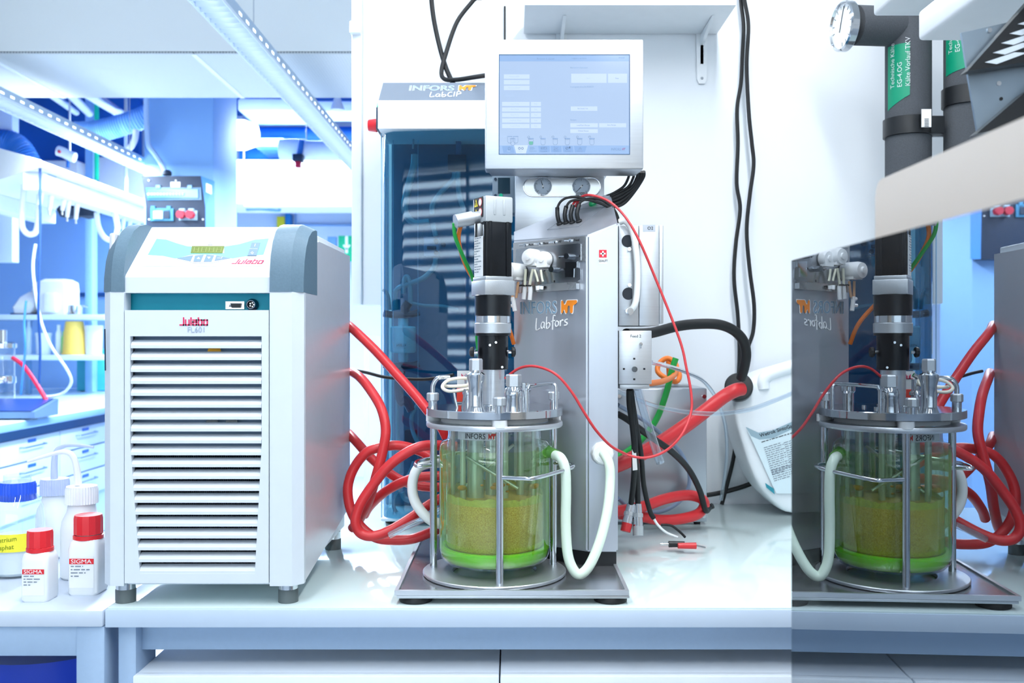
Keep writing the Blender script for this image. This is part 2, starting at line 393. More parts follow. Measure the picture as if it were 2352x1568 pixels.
MB().box(PX(270, 1.575), PX(313, 1.575), 2.44, 2.53, 0.0, 0.868, 0.004).obj('leg', FRAME, t)
MB().box(2.1, 2.14, 1.575, 1.665, 0.0, 0.868, 0.004).obj('leg', FRAME, t)
CAB = mat('cabinet_white', (226, 234, 242), 0.4)
for i, (a, c, lb) in enumerate(((PX(304, 1.56), PX(1146, 1.56), 'white under-bench cabinet below the chiller and reactor tray'), (PX(1149, 1.56), 0.62, 'white under-bench cabinet right of the joint below the reactor'))):
    t = thing('under_bench_cabinet', lb, 'cabinet', ((a + c) / 2, 1.95, 0), 'cabinets under the bench')
    MB().box(a, c, 1.58, 2.3, 0.08, 0.788, 0.003).obj('body', CAB, t)
    zz = 0.792
    for k in range(3):
        d = MB().box(a, c, 1.56, 1.58, zz - 0.21, zz - 0.003, 0.003).obj('drawer', CAB, t)
        MB().tube([(a + 0.22, 1.56, zz - 0.1), (a + 0.22, 1.535, zz - 0.1), (c - 0.22, 1.535, zz - 0.1), (c - 0.22, 1.56, zz - 0.1)], 0.005, smooth=False).obj('handle', ALU, d)
        zz -= 0.215
# side bench on the left with bottles
ZB = PZ(1402, 1.555)
t = thing('side_bench', 'grey steel side bench at the left edge holding the bottles', 'bench', (-1.3, 1.9, 0))
MB().box(-2.4, x0 - 0.002, 1.555, 2.2, ZB - 0.027, ZB, 0.003).obj('worktop', mat('side_top', (196, 208, 224), 0.2), t)
MB().box(-2.4, PX(176, 1.56), 1.562, 1.60, PZ(1508, 1.56), ZB - 0.027, 0.003).obj('rail', FRAME, t)
MB().box(PX(174, 1.56), PX(240, 1.56), 1.56, 1.63, 0, ZB - 0.027, 0.003).obj('leg', FRAME, t)
MB().box(-2.4, -2.33, 1.56, 1.63, 0, ZB - 0.027, 0.003).obj('leg', FRAME, t)
m = MB().lathe((-0.98, 2.05, 0), [(0.14, 0.0), (0.16, 0.3), (0.168, 0.70), (0.17, 0.735)], 32, capb=True, capt=True)
bk = thing('storage_drum', 'dark blue lidded drum standing under the side bench', 'drum', (-0.98, 2.05, 0))
m.obj('body', mat('drum_blue', (22, 60, 180), 0.4), bk)
MB().lathe((-0.98, 2.05, 0), [(0.176, 0.70), (0.18, 0.71), (0.18, 0.725), (0.172, 0.73)], 32).obj('rim', mat('rim_dark', (20, 40, 90), 0.4), bk)
# ------------------------------------------------------------------ bottles on the side bench
BLUECAP = mat('blue_cap', (40, 92, 226), 0.4); REDCAP = mat('red_cap', (226, 40, 50), 0.4)
LIL = mat('lilac_cap', (196, 206, 244), 0.45)
def ridged_cap(c, r, h, material, parent, n=40, name='cap'):
    m = MB(); k = n * 2; vs = []
    pr = [(1.0, 0), (1.0, 0.82), (0.93, 1.0)]
    for j, (s, z) in enumerate(pr):
        for i in range(k):
            rr = r * s * (1.0 if (i % 2 or j == 2) else 0.95); t = 2 * math.pi * i / k
            vs.append(Vector(c) + Vector((rr * math.cos(t), rr * math.sin(t), z * h)))
    fs = [(j * k + i, j * k + (i + 1) % k, (j + 1) * k + (i + 1) % k, (j + 1) * k + i) for j in range(2) for i in range(k)] + [tuple(range(2 * k, 3 * k))]
    return m.add(vs, fs).obj(name, material, parent, angle=25)
def rsq(cx, cy, h, r, n=5):
    out = []
    for q, (sx, sy) in enumerate(((1, 1), (-1, 1), (-1, -1), (1, -1))):
        for i in range(n):
            t = math.pi / 2 * (q + i / (n - 1)); out.append((cx + sx * (h - r) + r * math.cos(t), cy + sy * (h - r) + r * math.sin(t)))
    return out
def loft(m, loops):
    n = len(loops[0]); vs = [Vector(p) for l in loops for p in l]; fs = []
    for j in range(len(loops) - 1):
        for i in range(n): fs.append((j * n + i, j * n + (i + 1) % n, (j + 1) * n + (i + 1) % n, (j + 1) * n + i))
    fs += [tuple(range(n - 1, -1, -1)), tuple(range((len(loops) - 1) * n, len(loops) * n))]
    return m.add(vs, fs)
def square_bottle(cx, cy, hw, label):
    t = thing('reagent_bottle', label, 'bottle', (cx, cy, ZB), 'square white bottles with red caps'); s = hw / 0.0225
    loft(MB(), [[(x, y, ZB + z * s) for x, y in rsq(cx, cy, hw * k, hw * k * rr)] for k, rr, z in ((.9, .35, 0), (1, .35, .004), (1, .35, .068), (.93, .5, .078), (.68, 1, .086), (.66, 1, .092))]).obj('body', MILK, t)
    cp = ridged_cap((cx, cy, ZB + 0.088 * s), hw * 0.92, 0.028 * s, REDCAP, t, 14)
    MB().lathe((cx, cy, ZB + 0.080 * s), [(hw * .88, 0), (hw * .95, .001), (hw * .95, .007), (hw * .88, .008)], 28).obj('tamper_ring', REDCAP, t)
    y = cy - hw - 0.0004
    lb = MB().box(cx - hw * .8, cx + hw * .8, y, y + 0.0006, ZB + 0.012 * s, ZB + 0.058 * s).obj('label', PAPER, t)
    MB().box(cx - hw * .8, cx + hw * .8, y - 0.0005, y, ZB + 0.047 * s, ZB + 0.055 * s).obj('label_stripe', REDCAP, lb)
    text('lettering', 'SIGMA', 0.0085 * s, (cx - hw * .7, y - 0.0006, ZB + 0.0482 * s), (1, 0, 0), (0, 0, 1), WINK, lb, sx=1.25)
    fineprint(lb, (cx - hw * .7, y - 0.0002, ZB + 0.043 * s), (1, 0, 0), (0, 0, 1), (.62, .95, .75, .4), hw * 1.3, 0.0048 * s, GREYINK)
    return t
square_bottle(PX(92, 1.625), 1.625, 0.0228, 'small white bottle with red cap in front of the blue-capped flask')
square_bottle(PX(203, 1.67), 1.67, 0.0262, 'small white bottle with red cap touching the chiller edge')
def wash_bottle(px, Y, r, ztop, capm, spout, label):
    cx = PX(px, Y); t = thing('wash_bottle', label, 'bottle', (cx, Y, ZB), 'plastic wash bottles')
    MB().lathe((cx, Y, ZB), [(r * .9, 0), (r, .004), (r, (ztop - ZB) * .62), (r * .92, (ztop - ZB) * .75), (r * .7, (ztop - ZB) * .86), (r * .62, (ztop - ZB))], 32, capb=True, capt=True).obj('body', MILK, t)
    ridged_cap((cx, Y, ztop - 0.004), r * .78, 0.032, capm, t, 36)
    MB().tube(spout, lambda q: 0.0075 - 0.0048 * q, n=10).obj('spout', capm, t)
wash_bottle(188, 1.78, 0.037, PZ(1150, 1.78), MILK, pts('c3', 1.78, [(462, 395), (455, 300), (430, 225), (380, 200), (300, 215), (165, 257)]), 'white squeeze wash bottle with thick swan-neck spout pointing left')
wash_bottle(126, 1.95, 0.036, PZ(1130, 1.95), LIL, pts('c3', 1.95, [(322, 360), (322, 260), (335, 195), (380, 165), (450, 160), (555, 172)]), 'wash bottle with lilac cap and spout pointing right')
Y = 1.80; cx = PX(40, Y)
t = thing('laboratory_flask', 'clear glass screw-top bottle with blue cap and yellow handwritten label', 'bottle', (cx, Y, ZB))
MB().lathe((cx, Y, ZB), [(.040, 0), (.047, .006), (.048, .10), (.044, .128), (.032, .150), (.024, .168), (.0235, .186)], 36, capb=True).obj('glass_body', GLASS, t)
MB().lathe((cx, Y, ZB + .003), [(.038, 0), (.045, .006), (.0455, .07)], 36, capb=True, capt=True).obj('contents', mat('clear_liquid', (238, 243, 248), 0.2), t)
zc = PZ(1147, Y); ridged_cap((cx, Y, zc), 0.0325, 0.034, BLUECAP, t, 34)
LAB = mat('yellow_label', (244, 232, 60), 0.6)
MB().lathe((cx, Y, ZB), [(.0484, PZ(1256, Y) - ZB), (.0484, PZ(1216, Y) - ZB)], 20, a0=math.radians(190), a1=math.radians(330)).obj('label', LAB, t)
for i, s in enumerate(('Dinatrium', 'phosphat')):
    text('handwriting', s, 0.012, (cx, Y, 0), (1, 0, 0), (0, 0, 1), mat('green_pen', (150, 175, 40), 0.6), t, fmap=lambda a, b, c, i=i: Vector((cx + .0489 * math.sin(-.55 + a / .0489), Y - .0489 * math.cos(-.55 + a / .0489), PZ(1236, Y) - i * .014 + b + a * .1)))

# ------------------------------------------------------------------ recirculating chiller
YC = 1.57; LW = mat('chiller_white', (217, 225, 234), 0.42, var=0.02, vscale=40)
CAPM = mat('chiller_grey_cap', (96, 122, 140), 0.48, var=0.12, vscale=220, bump=0.1, bscale=300)
SIDE = mat('chiller_side_metal', (222, 225, 234), 0.28, 0.30, var=0.03, vscale=60)
TEAL = mat('chiller_teal', (0, 158, 182), 0.5)
XL0, XL1, XR0, XR1 = PX(230, YC), PX(284, YC), PX(619, YC), PX(693, YC)
zbot = PZ(1346, YC); zcap = PZ(670, YC); ZT = 1.528; YB = 2.04
T = thing('recirculating_chiller', 'white recirculating chiller with grey shoulders and louvred front', 'chiller', ((XL0 + XR1) / 2, 1.8, BT))
MB().box(XL0 + .008, XR1 - .012, 1.64, YB, zbot + .006, zcap + .03, 0.003).obj('body', LW, T)
# tilted control head
prof = [(YC + .006, PZ(672, YC)), (YC + .006, PZ(636, YC)), (YC + .009, PZ(630, YC)), (1.692, 1.5345), (1.70, 1.536), (YB, ZT), (YB, PZ(672, YC))]
head = MB().extr([(XL1 - .004, y, z) for y, z in prof], (XR0 - XL1 + .008, 0, 0)).obj('control_head', LW, T, angle=20)
p0 = Vector((0, YC + .009, PZ(630, YC))); p1 = Vector((0, 1.692, 1.5345)); tn = Vector((1, 0, 0)).cross(p1 - p0).normalized()
TP = (p0, tn)
for nm, k, poly, mt in (('keypad_sheet', 'c4', [(462, 188), (1332, 188), (1270, 405), (355, 405)], WHITE),):
    decal(nm, k, poly, TP, mat('keypad_white', (226, 232, 236), 0.35), T, 0.0006)
CY1 = mat('cyan_print', (128, 212, 214), 0.5); BTN = mat('grey_blue_key', (120, 146, 176), 0.5); LCD = mat('lcd_green', (118, 134, 66), 0.35)
decal('wave_print', 'c4', [(468, 198), (540, 204), (620, 232), (700, 255), (735, 258), (735, 305), (985, 308), (985, 258), (1100, 240), (1220, 205), (1326, 196), (1285, 318), (1150, 330), (1030, 350), (620, 350), (520, 328), (400, 320)], TP, CY1, T, 0.0004, 0.0008)
decal('key_field', 'c4', [(610, 352), (740, 322), (900, 322), (1045, 350), (900, 382), (740, 382)], TP, mat('keypad_white', (226, 232, 236), 0.35), T, 0.0004, 0.0012)
decal('display', 'c4', [(738, 256), (987, 256), (972, 310), (728, 310)], TP, LCD, T, 0.0005, 0.0013)
m = MB()
for i in range(4):
    x = 752 + i * 58
    for a in (((x + 8, 268), (x + 40, 268)), ((x + 4, 284), (x + 36, 284)), ((x + 8, 268), (x, 302)), ((x + 40, 268), (x + 32, 302))): stroke(m, 'c4', a, TP, 1.0, 0.0019)
m.obj('digits', mat('lcd_segments', (158, 172, 110), 0.5), T)
for poly in ([(622, 350), (748, 328), (728, 374)], [(762, 330), (828, 324), (806, 376), (750, 376)], [(850, 324), (908, 328), (888, 376), (828, 376)], [(925, 330), (1034, 350), (912, 370)]):
    decal('key', 'c4', poly, TP, BTN, T, 0.0006, 0.0016)
decal('rocker_switch', 'c4', [(1196, 232), (1262, 232), (1232, 330), (1164, 330)], TP, BTN, T, 0.0012, 0.0012)
m = MB(); stroke(m, 'c4', [(1224, 244), (1219, 262)], TP, 1.2, 0.0026); stroke(m, 'c4', [(1182, 282), (1240, 282)], TP, 0.8, 0.0026)
stroke(m, 'c4', [(1190, 312), (1200, 304), (1210, 312), (1200, 322), (1190, 312)], TP, 0.9, 0.0026)
for tri in ([(775, 357), (790, 342), (802, 357)], [(855, 342), (882, 342), (868, 357)]): m.extr([hit(*ip('c4', *q), *TP) + tn * .0023 for q in tri], tn * .0003)
stroke(m, 'c4', [(970, 342), (965, 352), (935, 352)], TP, 0.9, 0.0023)
m.obj('key_symbols', WINK, T, smooth=False)
m = MB(); stroke(m, 'c4', [(878, 228), (894, 246), (862, 246), (878, 228)], TP, 0.5, 0.0009); m.obj('triangle_mark', GREYINK, T)
U = Vector((1, 0, 0)); V = (p1 - p0).normalized()
o_ = hit(*ip('c4', 1045, 388), *TP)
blockword(T, 'Julabo', o_ + tn * .0008, U, V, hit(*ip('c4', 1045, 362), *TP).z * 0 + 0.0125, PINK, shear=0.25, lw=.13)
# small raised lid on the rear of the top
MB().box(PX(452, 1.75), XR0 - .01, 1.72, 2.0, ZT + .002, ZT + .0085, 0.003).obj('filler_lid', LW, T)
# shoulders
cp = [(1.570, zcap), (1.571, 1.447), (1.578, 1.475), (1.592, 1.500), (1.612, 1.519), (1.638, 1.531), (1.665, 1.5365), (1.695, 1.537), (1.695, zcap)]
for a, c, lbl in ((XL0, XL1, 'left'), (XR0, XR1, 'right')):
    sh = []
    e = 0.012
    loops = []
    # chamfered outer edge: outer side is lower and set back
    out = a if lbl == 'left' else c; inn = c if lbl == 'left' else a; sg = 1 if lbl == 'left' else -1
    for x, k in ((inn, 0.0), (out + sg * 0.018, 0.0), (out, 0.014)):
        loops.append([Vector((x, min(y + k, 1.695) if j < 8 else y, max(z - k * .6, zcap) if j not in (0, 8) else z)) for j, (y, z) in enumerate(cp)])
    loft(MB(), loops).obj('shoulder_cap', CAPM, T, angle=28)
    # white corner post below the shoulder
    q = [(out, 1.600), (out, 1.588), (out + sg * .016, 1.571), (inn, 1.571), (inn, 1.600)]
    zb0 = zbot
    pm = MB().extr([(x, y, zb0) for x, y in q], (0, 0, zcap - zb0))
    po = pm.obj('corner_post', LW, T, angle=20)
MB().box(XL0 + .001, XL0 + .012, 1.60, YB, zbot + .006, zcap + .1, 0.004).obj('side_panel', SIDE, T)
q = [(1.603, zbot + .002), (YB, zbot + .05), (YB, ZT - .014), (1.715, ZT - .016), (1.68, ZT - .022), (1.655, ZT - .04), (1.64, ZT - .065), (1.632, zcap), (1.603, zcap)]
MB().extr([(XR1 - .011, y, z) for y, z in q], (0.0105, 0, 0)).obj('side_panel', SIDE, T, angle=20)
MB().box(XR1 - .03, XR1 - .0115, 1.69, YB, ZT - .06, ZT, 0.003).obj('top_rail', LW, T)
# teal recess with sockets
MB().box(XL1 - .002, XR0 + .002, 1.604, 1.642, PZ(718, YC), PZ(670, YC)).obj('recess', TEAL, T)
ys = 1.604
a, b_ = ip('c4', 997, 674); c, d = ip('c4', 1140, 733)
sk = MB().box(PX(a, ys), PX(c, ys), ys - .002, ys, PZ(d, ys), PZ(b_, ys)).obj('serial_socket', CHROME, T)
MB().extr([P(*ip('c4', *q), ys - .006) for q in ((1030, 688), (1112, 688), (1104, 722), (1040, 722))], (0, .004, 0)).obj('socket_insert', BLACKP, sk)
for x in (1014, 1127): MB().cyl(P(*ip('c4', x, 704), ys - .009), P(*ip('c4', x, 704), ys), .0022, n=6).obj('hex_screw', CHROME, sk)
c0 = P(*ip('c4', 1205, 700), ys); rr = 46 / 3.3355 * ys / F
rs = MB().lathe(c0, [(rr, 0), (rr, .006), (rr * .8, .009), (rr * .72, .014), (rr * .6, .014), (rr * .6, .004)], 28, M=Matrix.Rotation(math.pi / 2, 4, 'X')).obj('round_socket', mat('dark_chrome', (90, 98, 110), .2, 1.0), T)
MB().cyl(c0 + Vector((0, -.005, 0)), c0, rr * .62).obj('socket_insert', BLACKP, rs)
for i in range(5): q = c0 + Vector((math.cos(i * 1.256) * rr * .32, -.008, math.sin(i * 1.256) * rr * .32)); MB().cyl(q, q + Vector((0, .004, 0)), .0012, n=6).obj('pin', CHROME, rs)
# louvred front
GX0, GX1, GZ0, GZ1 = PX(286, YC), PX(617, YC), PZ(1339, YC), PZ(712, YC)
def lx(i): return 299 + (0 if i < 9 else (i - 9) * 2.05)
def rx(i): return 601 - (0 if i < 9 else (i - 9) * 1.45)
inn = [(PX(lx(19.7), YC), PZ(1317, YC)), (PX(rx(19.7), YC), PZ(1317, YC)), (PX(601, YC), PZ(1020, YC)), (PX(601, YC), PZ(772, YC)), (PX(299, YC), PZ(772, YC)), (PX(299, YC), PZ(1020, YC))]
outp = [(GX0, GZ0), (GX1, GZ0), (GX1, PZ(1020, YC)), (GX1, GZ1), (GX0, GZ1), (GX0, PZ(1020, YC))]
gr = MB().ring([(x, YC, z) for x, z in outp], [(x, YC, z) for x, z in inn], (0, .012, 0)).obj('grille_panel', LW, T, smooth=False)
for i in range(20):
    ya = 772 + 27.3 * i + 8; yb = ya + 19.5
    z1 = PZ(ya, YC); z0 = PZ(min(yb, 1318), YC); a, c = PX(lx(i) + 1, YC), PX(rx(i) - 1, YC)
    w_ = [(YC + .014, z1), (YC + .004, z1 - .004), (YC + .0005, z1 - .009), (YC + .0005, z0), (YC + .003, z0), (YC + .003, z1 - .008), (YC + .0165, z1 - .0015)]
    MB().extr([(a, y, z) for y, z in w_], (c - a, 0, 0)).obj('louvre_slat', LW, T, angle=25)
MB().box(GX0 + .004, GX1 - .004, YC + .033, YC + .036, PZ(1040, YC), GZ1).obj('inner_plate', mat('inner_plate', (112, 134, 158), 0.6), T)
fins = MB()
MB().box(GX0 + .004, GX1 - .004, YC + .040, YC + .05, GZ0, PZ(1040, YC)).obj('condenser_core', mat('condenser_black', (14, 22, 32), 0.5), T)
m = MB()
n = 62
for i in range(n):
    x = GX0 + .01 + (GX1 - GX0 - .02) * i / (n - 1); m.box(x, x + .0009, YC + .032, YC + .04, GZ0 + .005, PZ(1036, YC))
f = m.obj('condenser_fins', mat('fin_grey', (52, 66, 80), 0.5, .5), T, smooth=False); f['kind'] = 'stuff'
MB().cyl(P(*ip('c4', 908, 1062), YC + .02), P(*ip('c4', 908, 1062), YC + .033), .011).obj('valve_brass', mat('brass', (150, 110, 40), .35, 1.0), T)
for x in (872, 1018): MB().cyl(P(*ip('c5', x, 105), YC + .016), P(*ip('c5', x, 105), YC + .033), .010, n=18).obj('drain_fitting', mat('fitting_dark', (70, 74, 78), .35, .8), T)
MB().box(XL1, XR0, 1.585, 2.0, zbot - .001, zbot + .01, .002).obj('floor_pan', LW, T)
blockword(T, 'Julabo', P(414, 746, YC) + NY * .0002, (1, 0, 0), (0, 0, 1), 16 * YC / F, PINK, lw=.2)
text('model_lettering', 'FL601', 0.0125, P(430, 763, YC) + NY * .0005, (1, 0, 0), (0, 0, 1), mat('faint_grey_print', (160, 176, 196), .6), T)
# slot on the left post
m = MB(); stroke(m, 'c4', [(70, 890), (74, 1198)], (Vector((0, 1.5715, 0)), NY), 3.2); m.obj('slot', mat('slot_dark', (28, 50, 70), .6), T)
for x, y in ((XL0 + .03, 1.60), (XR1 - .029, 1.60), (XL0 + .03, 2.0), (XR1 - .029, 2.0)):
    ft = MB().lathe((x, y, 0), [(.0155, .921), (.0155, zbot + .004)], 28).obj('foot', CHROME, T)
    MB().lathe((x, y, 0), [(.0165, BT), (.0165, BT + .001), (.0165, .9205), (.0155, .922)], 28, capb=True).obj('rubber_pad', mat('foot_rubber', (96, 106, 108), .55), ft)
# ------------------------------------------------------------------ bioreactor base unit: tray, control tower, touch screen
TRX0, TRX1, TRY0, TRY1, TRZ = PX(906, 1.575), PX(1445, 1.575), 1.575, 2.06, 0.9228
B = thing('bioreactor_base', 'brushed steel bioreactor tower with touch screen on a flat tray', 'bioreactor', (0.0, 1.85, BT))
# tray with rolled rim
o4 = [(TRX0, TRY0), (TRX1, TRY0), (TRX1, TRY1), (TRX0, TRY1)]; e = .006
i4 = [(TRX0 + e, TRY0 + e), (TRX1 - e, TRY0 + e), (TRX1 - e, TRY1 - e), (TRX0 + e, TRY1 - e)]
TRAYM = mat('tray_steel', (190, 193, 199), 0.22, .88, var=0.08, vscale=60, stretch=(1, 8, 1))
MB().box(TRX0 + .001, TRX1 - .001, TRY0 + .001, TRY1 - .001, TRZ - .0062, TRZ - .002).obj('tray_plate', TRAYM, B)
MB().ring([(x, y, TRZ - .0065) for x, y in o4], [(x, y, TRZ - .0065) for x, y in i4], (0, 0, .008)).obj('tray_rim', STEELH, B, smooth=False)
MB().box(TRX0 + .003, TRX1 + .001, TRY0 + .002, TRY1, TRZ - .0122, TRZ - .0072, .001).obj('lower_plate', STEELH, B)
for x, y in ((PX(955, 1.604), 1.604), (PX(1402, 1.604), 1.604), (TRX0 + .04, 2.0), (TRX1 - .03, 2.0)):
    MB().lathe((x, y, BT), [(.022, 0), (.0275, .001), (.028, .005), (.025, .0108)], 28, capb=True, capt=True).obj('rubber_foot', RUBBER, B)
# tower: footprint with a front face turned towards the vessel
A2, B2, C2, D2, E2 = Vector((.004, 1.847, 0)), Vector((.138, 1.753, 0)), Vector((.194, 1.752, 0)), Vector((.194, 2.03, 0)), Vector((.004, 2.03, 0))
fn = Vector((-(B2 - A2).y, (B2 - A2).x, 0)).normalized()      # inward normal of the front face
if fn.y < 0: fn = -fn
def topz(p): return 1.527 + .70 * max(0, (p - A2).dot(fn))
TZ0 = PZ(1268, 1.75)
YCOL = 1.885
poly = [A2, B2, C2, Vector((.194, YCOL, 0)), Vector((.004, YCOL, 0))]
lo = [Vector((p.x, p.y, TZ0)) for p in poly]; hi = [Vector((p.x, p.y, topz(p))) for p in poly]; n = 5
TW = MB().add(lo + hi, [tuple(range(n - 1, -1, -1)), tuple(range(n, 2 * n))] + [(i, (i + 1) % n, n + (i + 1) % n, n + i) for i in range(n)])
bmesh.ops.bevel(TW.b, geom=[e for e in TW.b.edges if min(v.co.y for v in e.verts) < 1.84], offset=.003, segments=2, affect='EDGES')
TWM = mat('tower_steel', (198, 203, 212), 0.33, 0.8, var=0.04, vscale=10, stretch=(5, 5, .35))
TW.obj('tower_housing', TWM, B, angle=15)
MB().box(.006, .192, YCOL + .003, 2.029, TZ0, 1.53, .002).obj('tower_back', STEEL, B)
MB().extr([(p.x, p.y, TRZ - .002) for p in (A2 + fn * .01, B2 + fn * .01, C2 + Vector((-.002, .01, 0)), D2, E2)], (0, 0, TZ0 - TRZ + .004)).obj('tower_plinth', BLACKP, B)
FP = (A2 + Vector((0, 0, 1.3)), -fn); FU = (B2 - A2).normalized(); FV = Vector((0, 0, 1))
# gauge column behind the sloped top
GC0, GC1, YG = PX(1195, 1.885), PX(1388, 1.885), 1.8845
MB().box(PX(1183, 1.9), GC1, 1.886, 2.03, 1.54, 1.68, .002).obj('gauge_column', STEELH, B)
GP = (Vector((0, YG, 0)), NY)
def pill(k, xa, xb, ya, yb, n=10):
    r = (yb - ya) / 2; cy = (ya + yb) / 2; out = []
    for i in range(n + 1): t = -math.pi / 2 + math.pi * i / n; out.append((xb - r + r * math.cos(t), cy + r * math.sin(t)))
    for i in range(n + 1): t = math.pi / 2 + math.pi * i / n; out.append((xa + r + r * math.cos(t), cy + r * math.sin(t)))
    return out
pl = pill('f4', 230, 1490, 130, 432)
outer = [hit(*ip('f4', x, y), *GP) for x, y in [(190, 30 + 0), ]]
decal('gauge_recess', 'f4', pl, GP, mat('recess_steel', (206, 208, 210), .3, 1.0), B, .001, .0)
MB().tube([hit(*ip('f4', x, y), *GP) + NY * .001 for x, y in pl], .0012, n=6, closed=True, smooth=False).obj('recess_lip', CHROME, B)
FACE = mat('gauge_face', (196, 212, 230), .4)
for gx, gy, ang in ((545, 275, 105), (1175, 280, 228)):
    c0 = hit(*ip('f4', gx, gy), *GP); r = 140 / 7.127 * 1.884 / F
    g = MB().lathe(c0 + NY * .001, [(r * 1.06, 0), (r * 1.06, .006), (r * .98, .007), (r * .95, .003)], 36, M=Matrix.Rotation(math.pi / 2, 4, 'X')).obj('pressure_gauge', CHROME, B)
    MB().cyl(c0 + NY * .004, c0 + NY * .001, r * .97, n=36).obj('dial', FACE, g)
    m = MB()
    for i in range(25):
        t = math.radians(225 - i * 270 / 24); rr = .8 if i % 6 else .68
        a = c0 + Vector((math.cos(t), 0, math.sin(t))) * r * .92 + NY * .0043; b_ = c0 + Vector((math.cos(t), 0, math.sin(t))) * r * rr + NY * .0043
        m.tube([a, b_], .00022 if i % 6 else .0004, n=4)
    m.obj('scale_marks', INK, g)
    t = math.radians(ang); d = Vector((math.cos(t), 0, math.sin(t)))
    nd = MB().tube([c0 - d * r * .25 + NY * .0052, c0 + d * r * .75 + NY * .0052], lambda q: .0009 - .0006 * q, n=6).obj('needle', INK, g)
    MB().cyl(c0 + NY * .006, c0 + NY * .004, r * .12, n=14).obj('needle_hub', WHITE, g)
text('gauge_lettering', 'Air', .0062, hit(*ip('f4', 515, 425), *GP) + NY * .0016, (1, 0, 0), FV, INK, B)
decal('gauge_tag', 'f4', [(1085, 378), (1275, 378), (1275, 425), (1085, 425)], GP, mat('grey_tag', (160, 168, 176), .5), B, .0005, .009)
text('gauge_lettering', 'O2', .0065, hit(*ip('f4', 1155, 418), *GP) + NY * .0098, (1, 0, 0), FV, INK, B)
# touch screen
YSC = 1.80; SX0, SX1, SZ0, SZ1 = PX(1114, YSC), PX(1478, YSC), PZ(388, YSC), PZ(90, YSC)
scr = MB().box(SX0, SX1, YSC, YSC + .045, SZ0, SZ1, .003).obj('touch_screen', STEELH, B)
MB().extr([(SX0 + .001, YSC + .001, SZ0), (SX0 + .012, YSC + .03, SZ0 - .008), (SX1 - .012, YSC + .03, SZ0 - .008), (SX1 - .001, YSC + .001, SZ0)], (0, .012, .004)).obj('screen_underside', STEEL, B)
MB().box(SX0 + .06, SX1 - .06, YSC + .04, 1.93, SZ0 + .0, SZ1 - .06, .004).obj('screen_rear', STEEL, B)
SP = (Vector((0, YSC, 0)), NY)
def sq(x0, y0, x1, y1): return [(x0, y0), (x1, y0), (x1, y1), (x0, y1)]
MB().ring([hit(*ip('e4', *q), *SP) + NY * .0002 for q in sq(168, 212, 1602, 1308)], [hit(*ip('e4', *q), *SP) + NY * .0002 for q in sq(177, 224, 1592, 1300)], NY * .0006).obj('bezel_gap', mat('bezel_dark', (60, 92, 130), .4), scr, smooth=False)
DSP = mat('display_lit', (60, 72, 90), .14, emit=(190, 214, 246), es=.64)
DS2 = mat('display_bar', (50, 64, 86), .14, emit=(160, 194, 238), es=.68)
DSB = mat('display_button', (60, 72, 90), .14, emit=(206, 224, 250), es=.76)
SI = mat('display_ink', (112, 140, 178), .4)
decal('display', 'e4', sq(177, 224, 1592, 1300), SP, DSP, scr, .0003, .0002)
decal('status_bar', 'e4', sq(177, 226, 1592, 290), SP, DS2, scr, .0002, .0005)
decal('tab_bar', 'e4', sq(177, 1208, 1592, 1300), SP, DS2, scr, .0002, .0005)
btns = [sq(960, 425, 1345, 525), sq(1362, 425, 1570, 525), sq(955, 782, 1245, 830), sq(950, 965, 1250, 1010), sq(1265, 965, 1560, 1010), sq(950, 1030, 1250, 1072)]
btns += [sq(205, y, 505, y + 45) for y in (732, 793, 853, 913, 974)] + [sq(520, y, 630, y + 45) for y in (732, 793, 853, 913, 974)] + [sq(225, y, 505, y + 48) for y in (432, 494, 556)]
for q in btns: decal('screen_button', 'e4', q, SP, DSB, scr, .0002, .0005)
for i, q in enumerate(([(205, 1215), (320, 1215), (345, 1290), (220, 1290)], [(600, 1215), (725, 1215), (725, 1282), (610, 1282)], [(735, 1215), (850, 1215), (855, 1282), (742, 1282)], [(865, 1215), (975, 1215), (985, 1282), (875, 1282)], [(990, 1215), (1130, 1215), (1110, 1282), (1000, 1282)])):
    decal('screen_tab', 'e4', q, SP, mat('display_tab', (50, 64, 86), .14, emit=(146, 184, 236), es=.64), scr, .0002, .0008)
decal('screen_tab', 'e4', [(335, 1205), (490, 1205), (465, 1295), (360, 1295)], SP, DSB, scr, .0002, .0008)
def st(x, y, s, size, mt=SI): text('screen_lettering', s, size * YSC / F / 4.7526 / .7, hit(*ip('e4', x, y), *SP) + NY * .0012, (1, 0, 0), FV, mt, scr, .0001)
FAINT = mat('display_faint', (165, 186, 212), .4)
for a in ((585, 268, 'Bioreactor A selected', 15), (965, 264, 'Logged in as Infors', 15), (1478, 258, '09:36:23', 13), (950, 366, 'Bioreactor Operation', 15), (1440, 482, 'Stop', 14), (950, 575, 'in progress since 0d 00:06:23', 15),
          (1028, 812, 'Set Stand. Vol.', 14), (1035, 1055, 'Delete Recipe', 14), (1352, 992, 'Save Recipe', 14), (950, 936, 'Recipes', 15), (1018, 994, 'Load/Start Recipe', 14)): st(*a)
for a in ((205, 375, 'Inoculation', 14), (285, 462, 'Control pO2', 14), (300, 522, 'Control pH', 14), (275, 584, 'Biomass Sensor', 14), (205, 673, 'Calibrate Pumps', 14), (300, 760, 'Feed Pump', 14), (300, 820, 'Acid Pump', 14), (300, 880, 'Base Pump', 14),
          (290, 941, 'Antifoam Pump', 14), (295, 1001, 'Feed 2 Pump', 14), (1125, 482, 'Start', 14), (220, 1124, 'All', 14)) + tuple((555, y, 'Stop', 13) for y in (760, 820, 880, 941, 1001)): st(*a, FAINT)
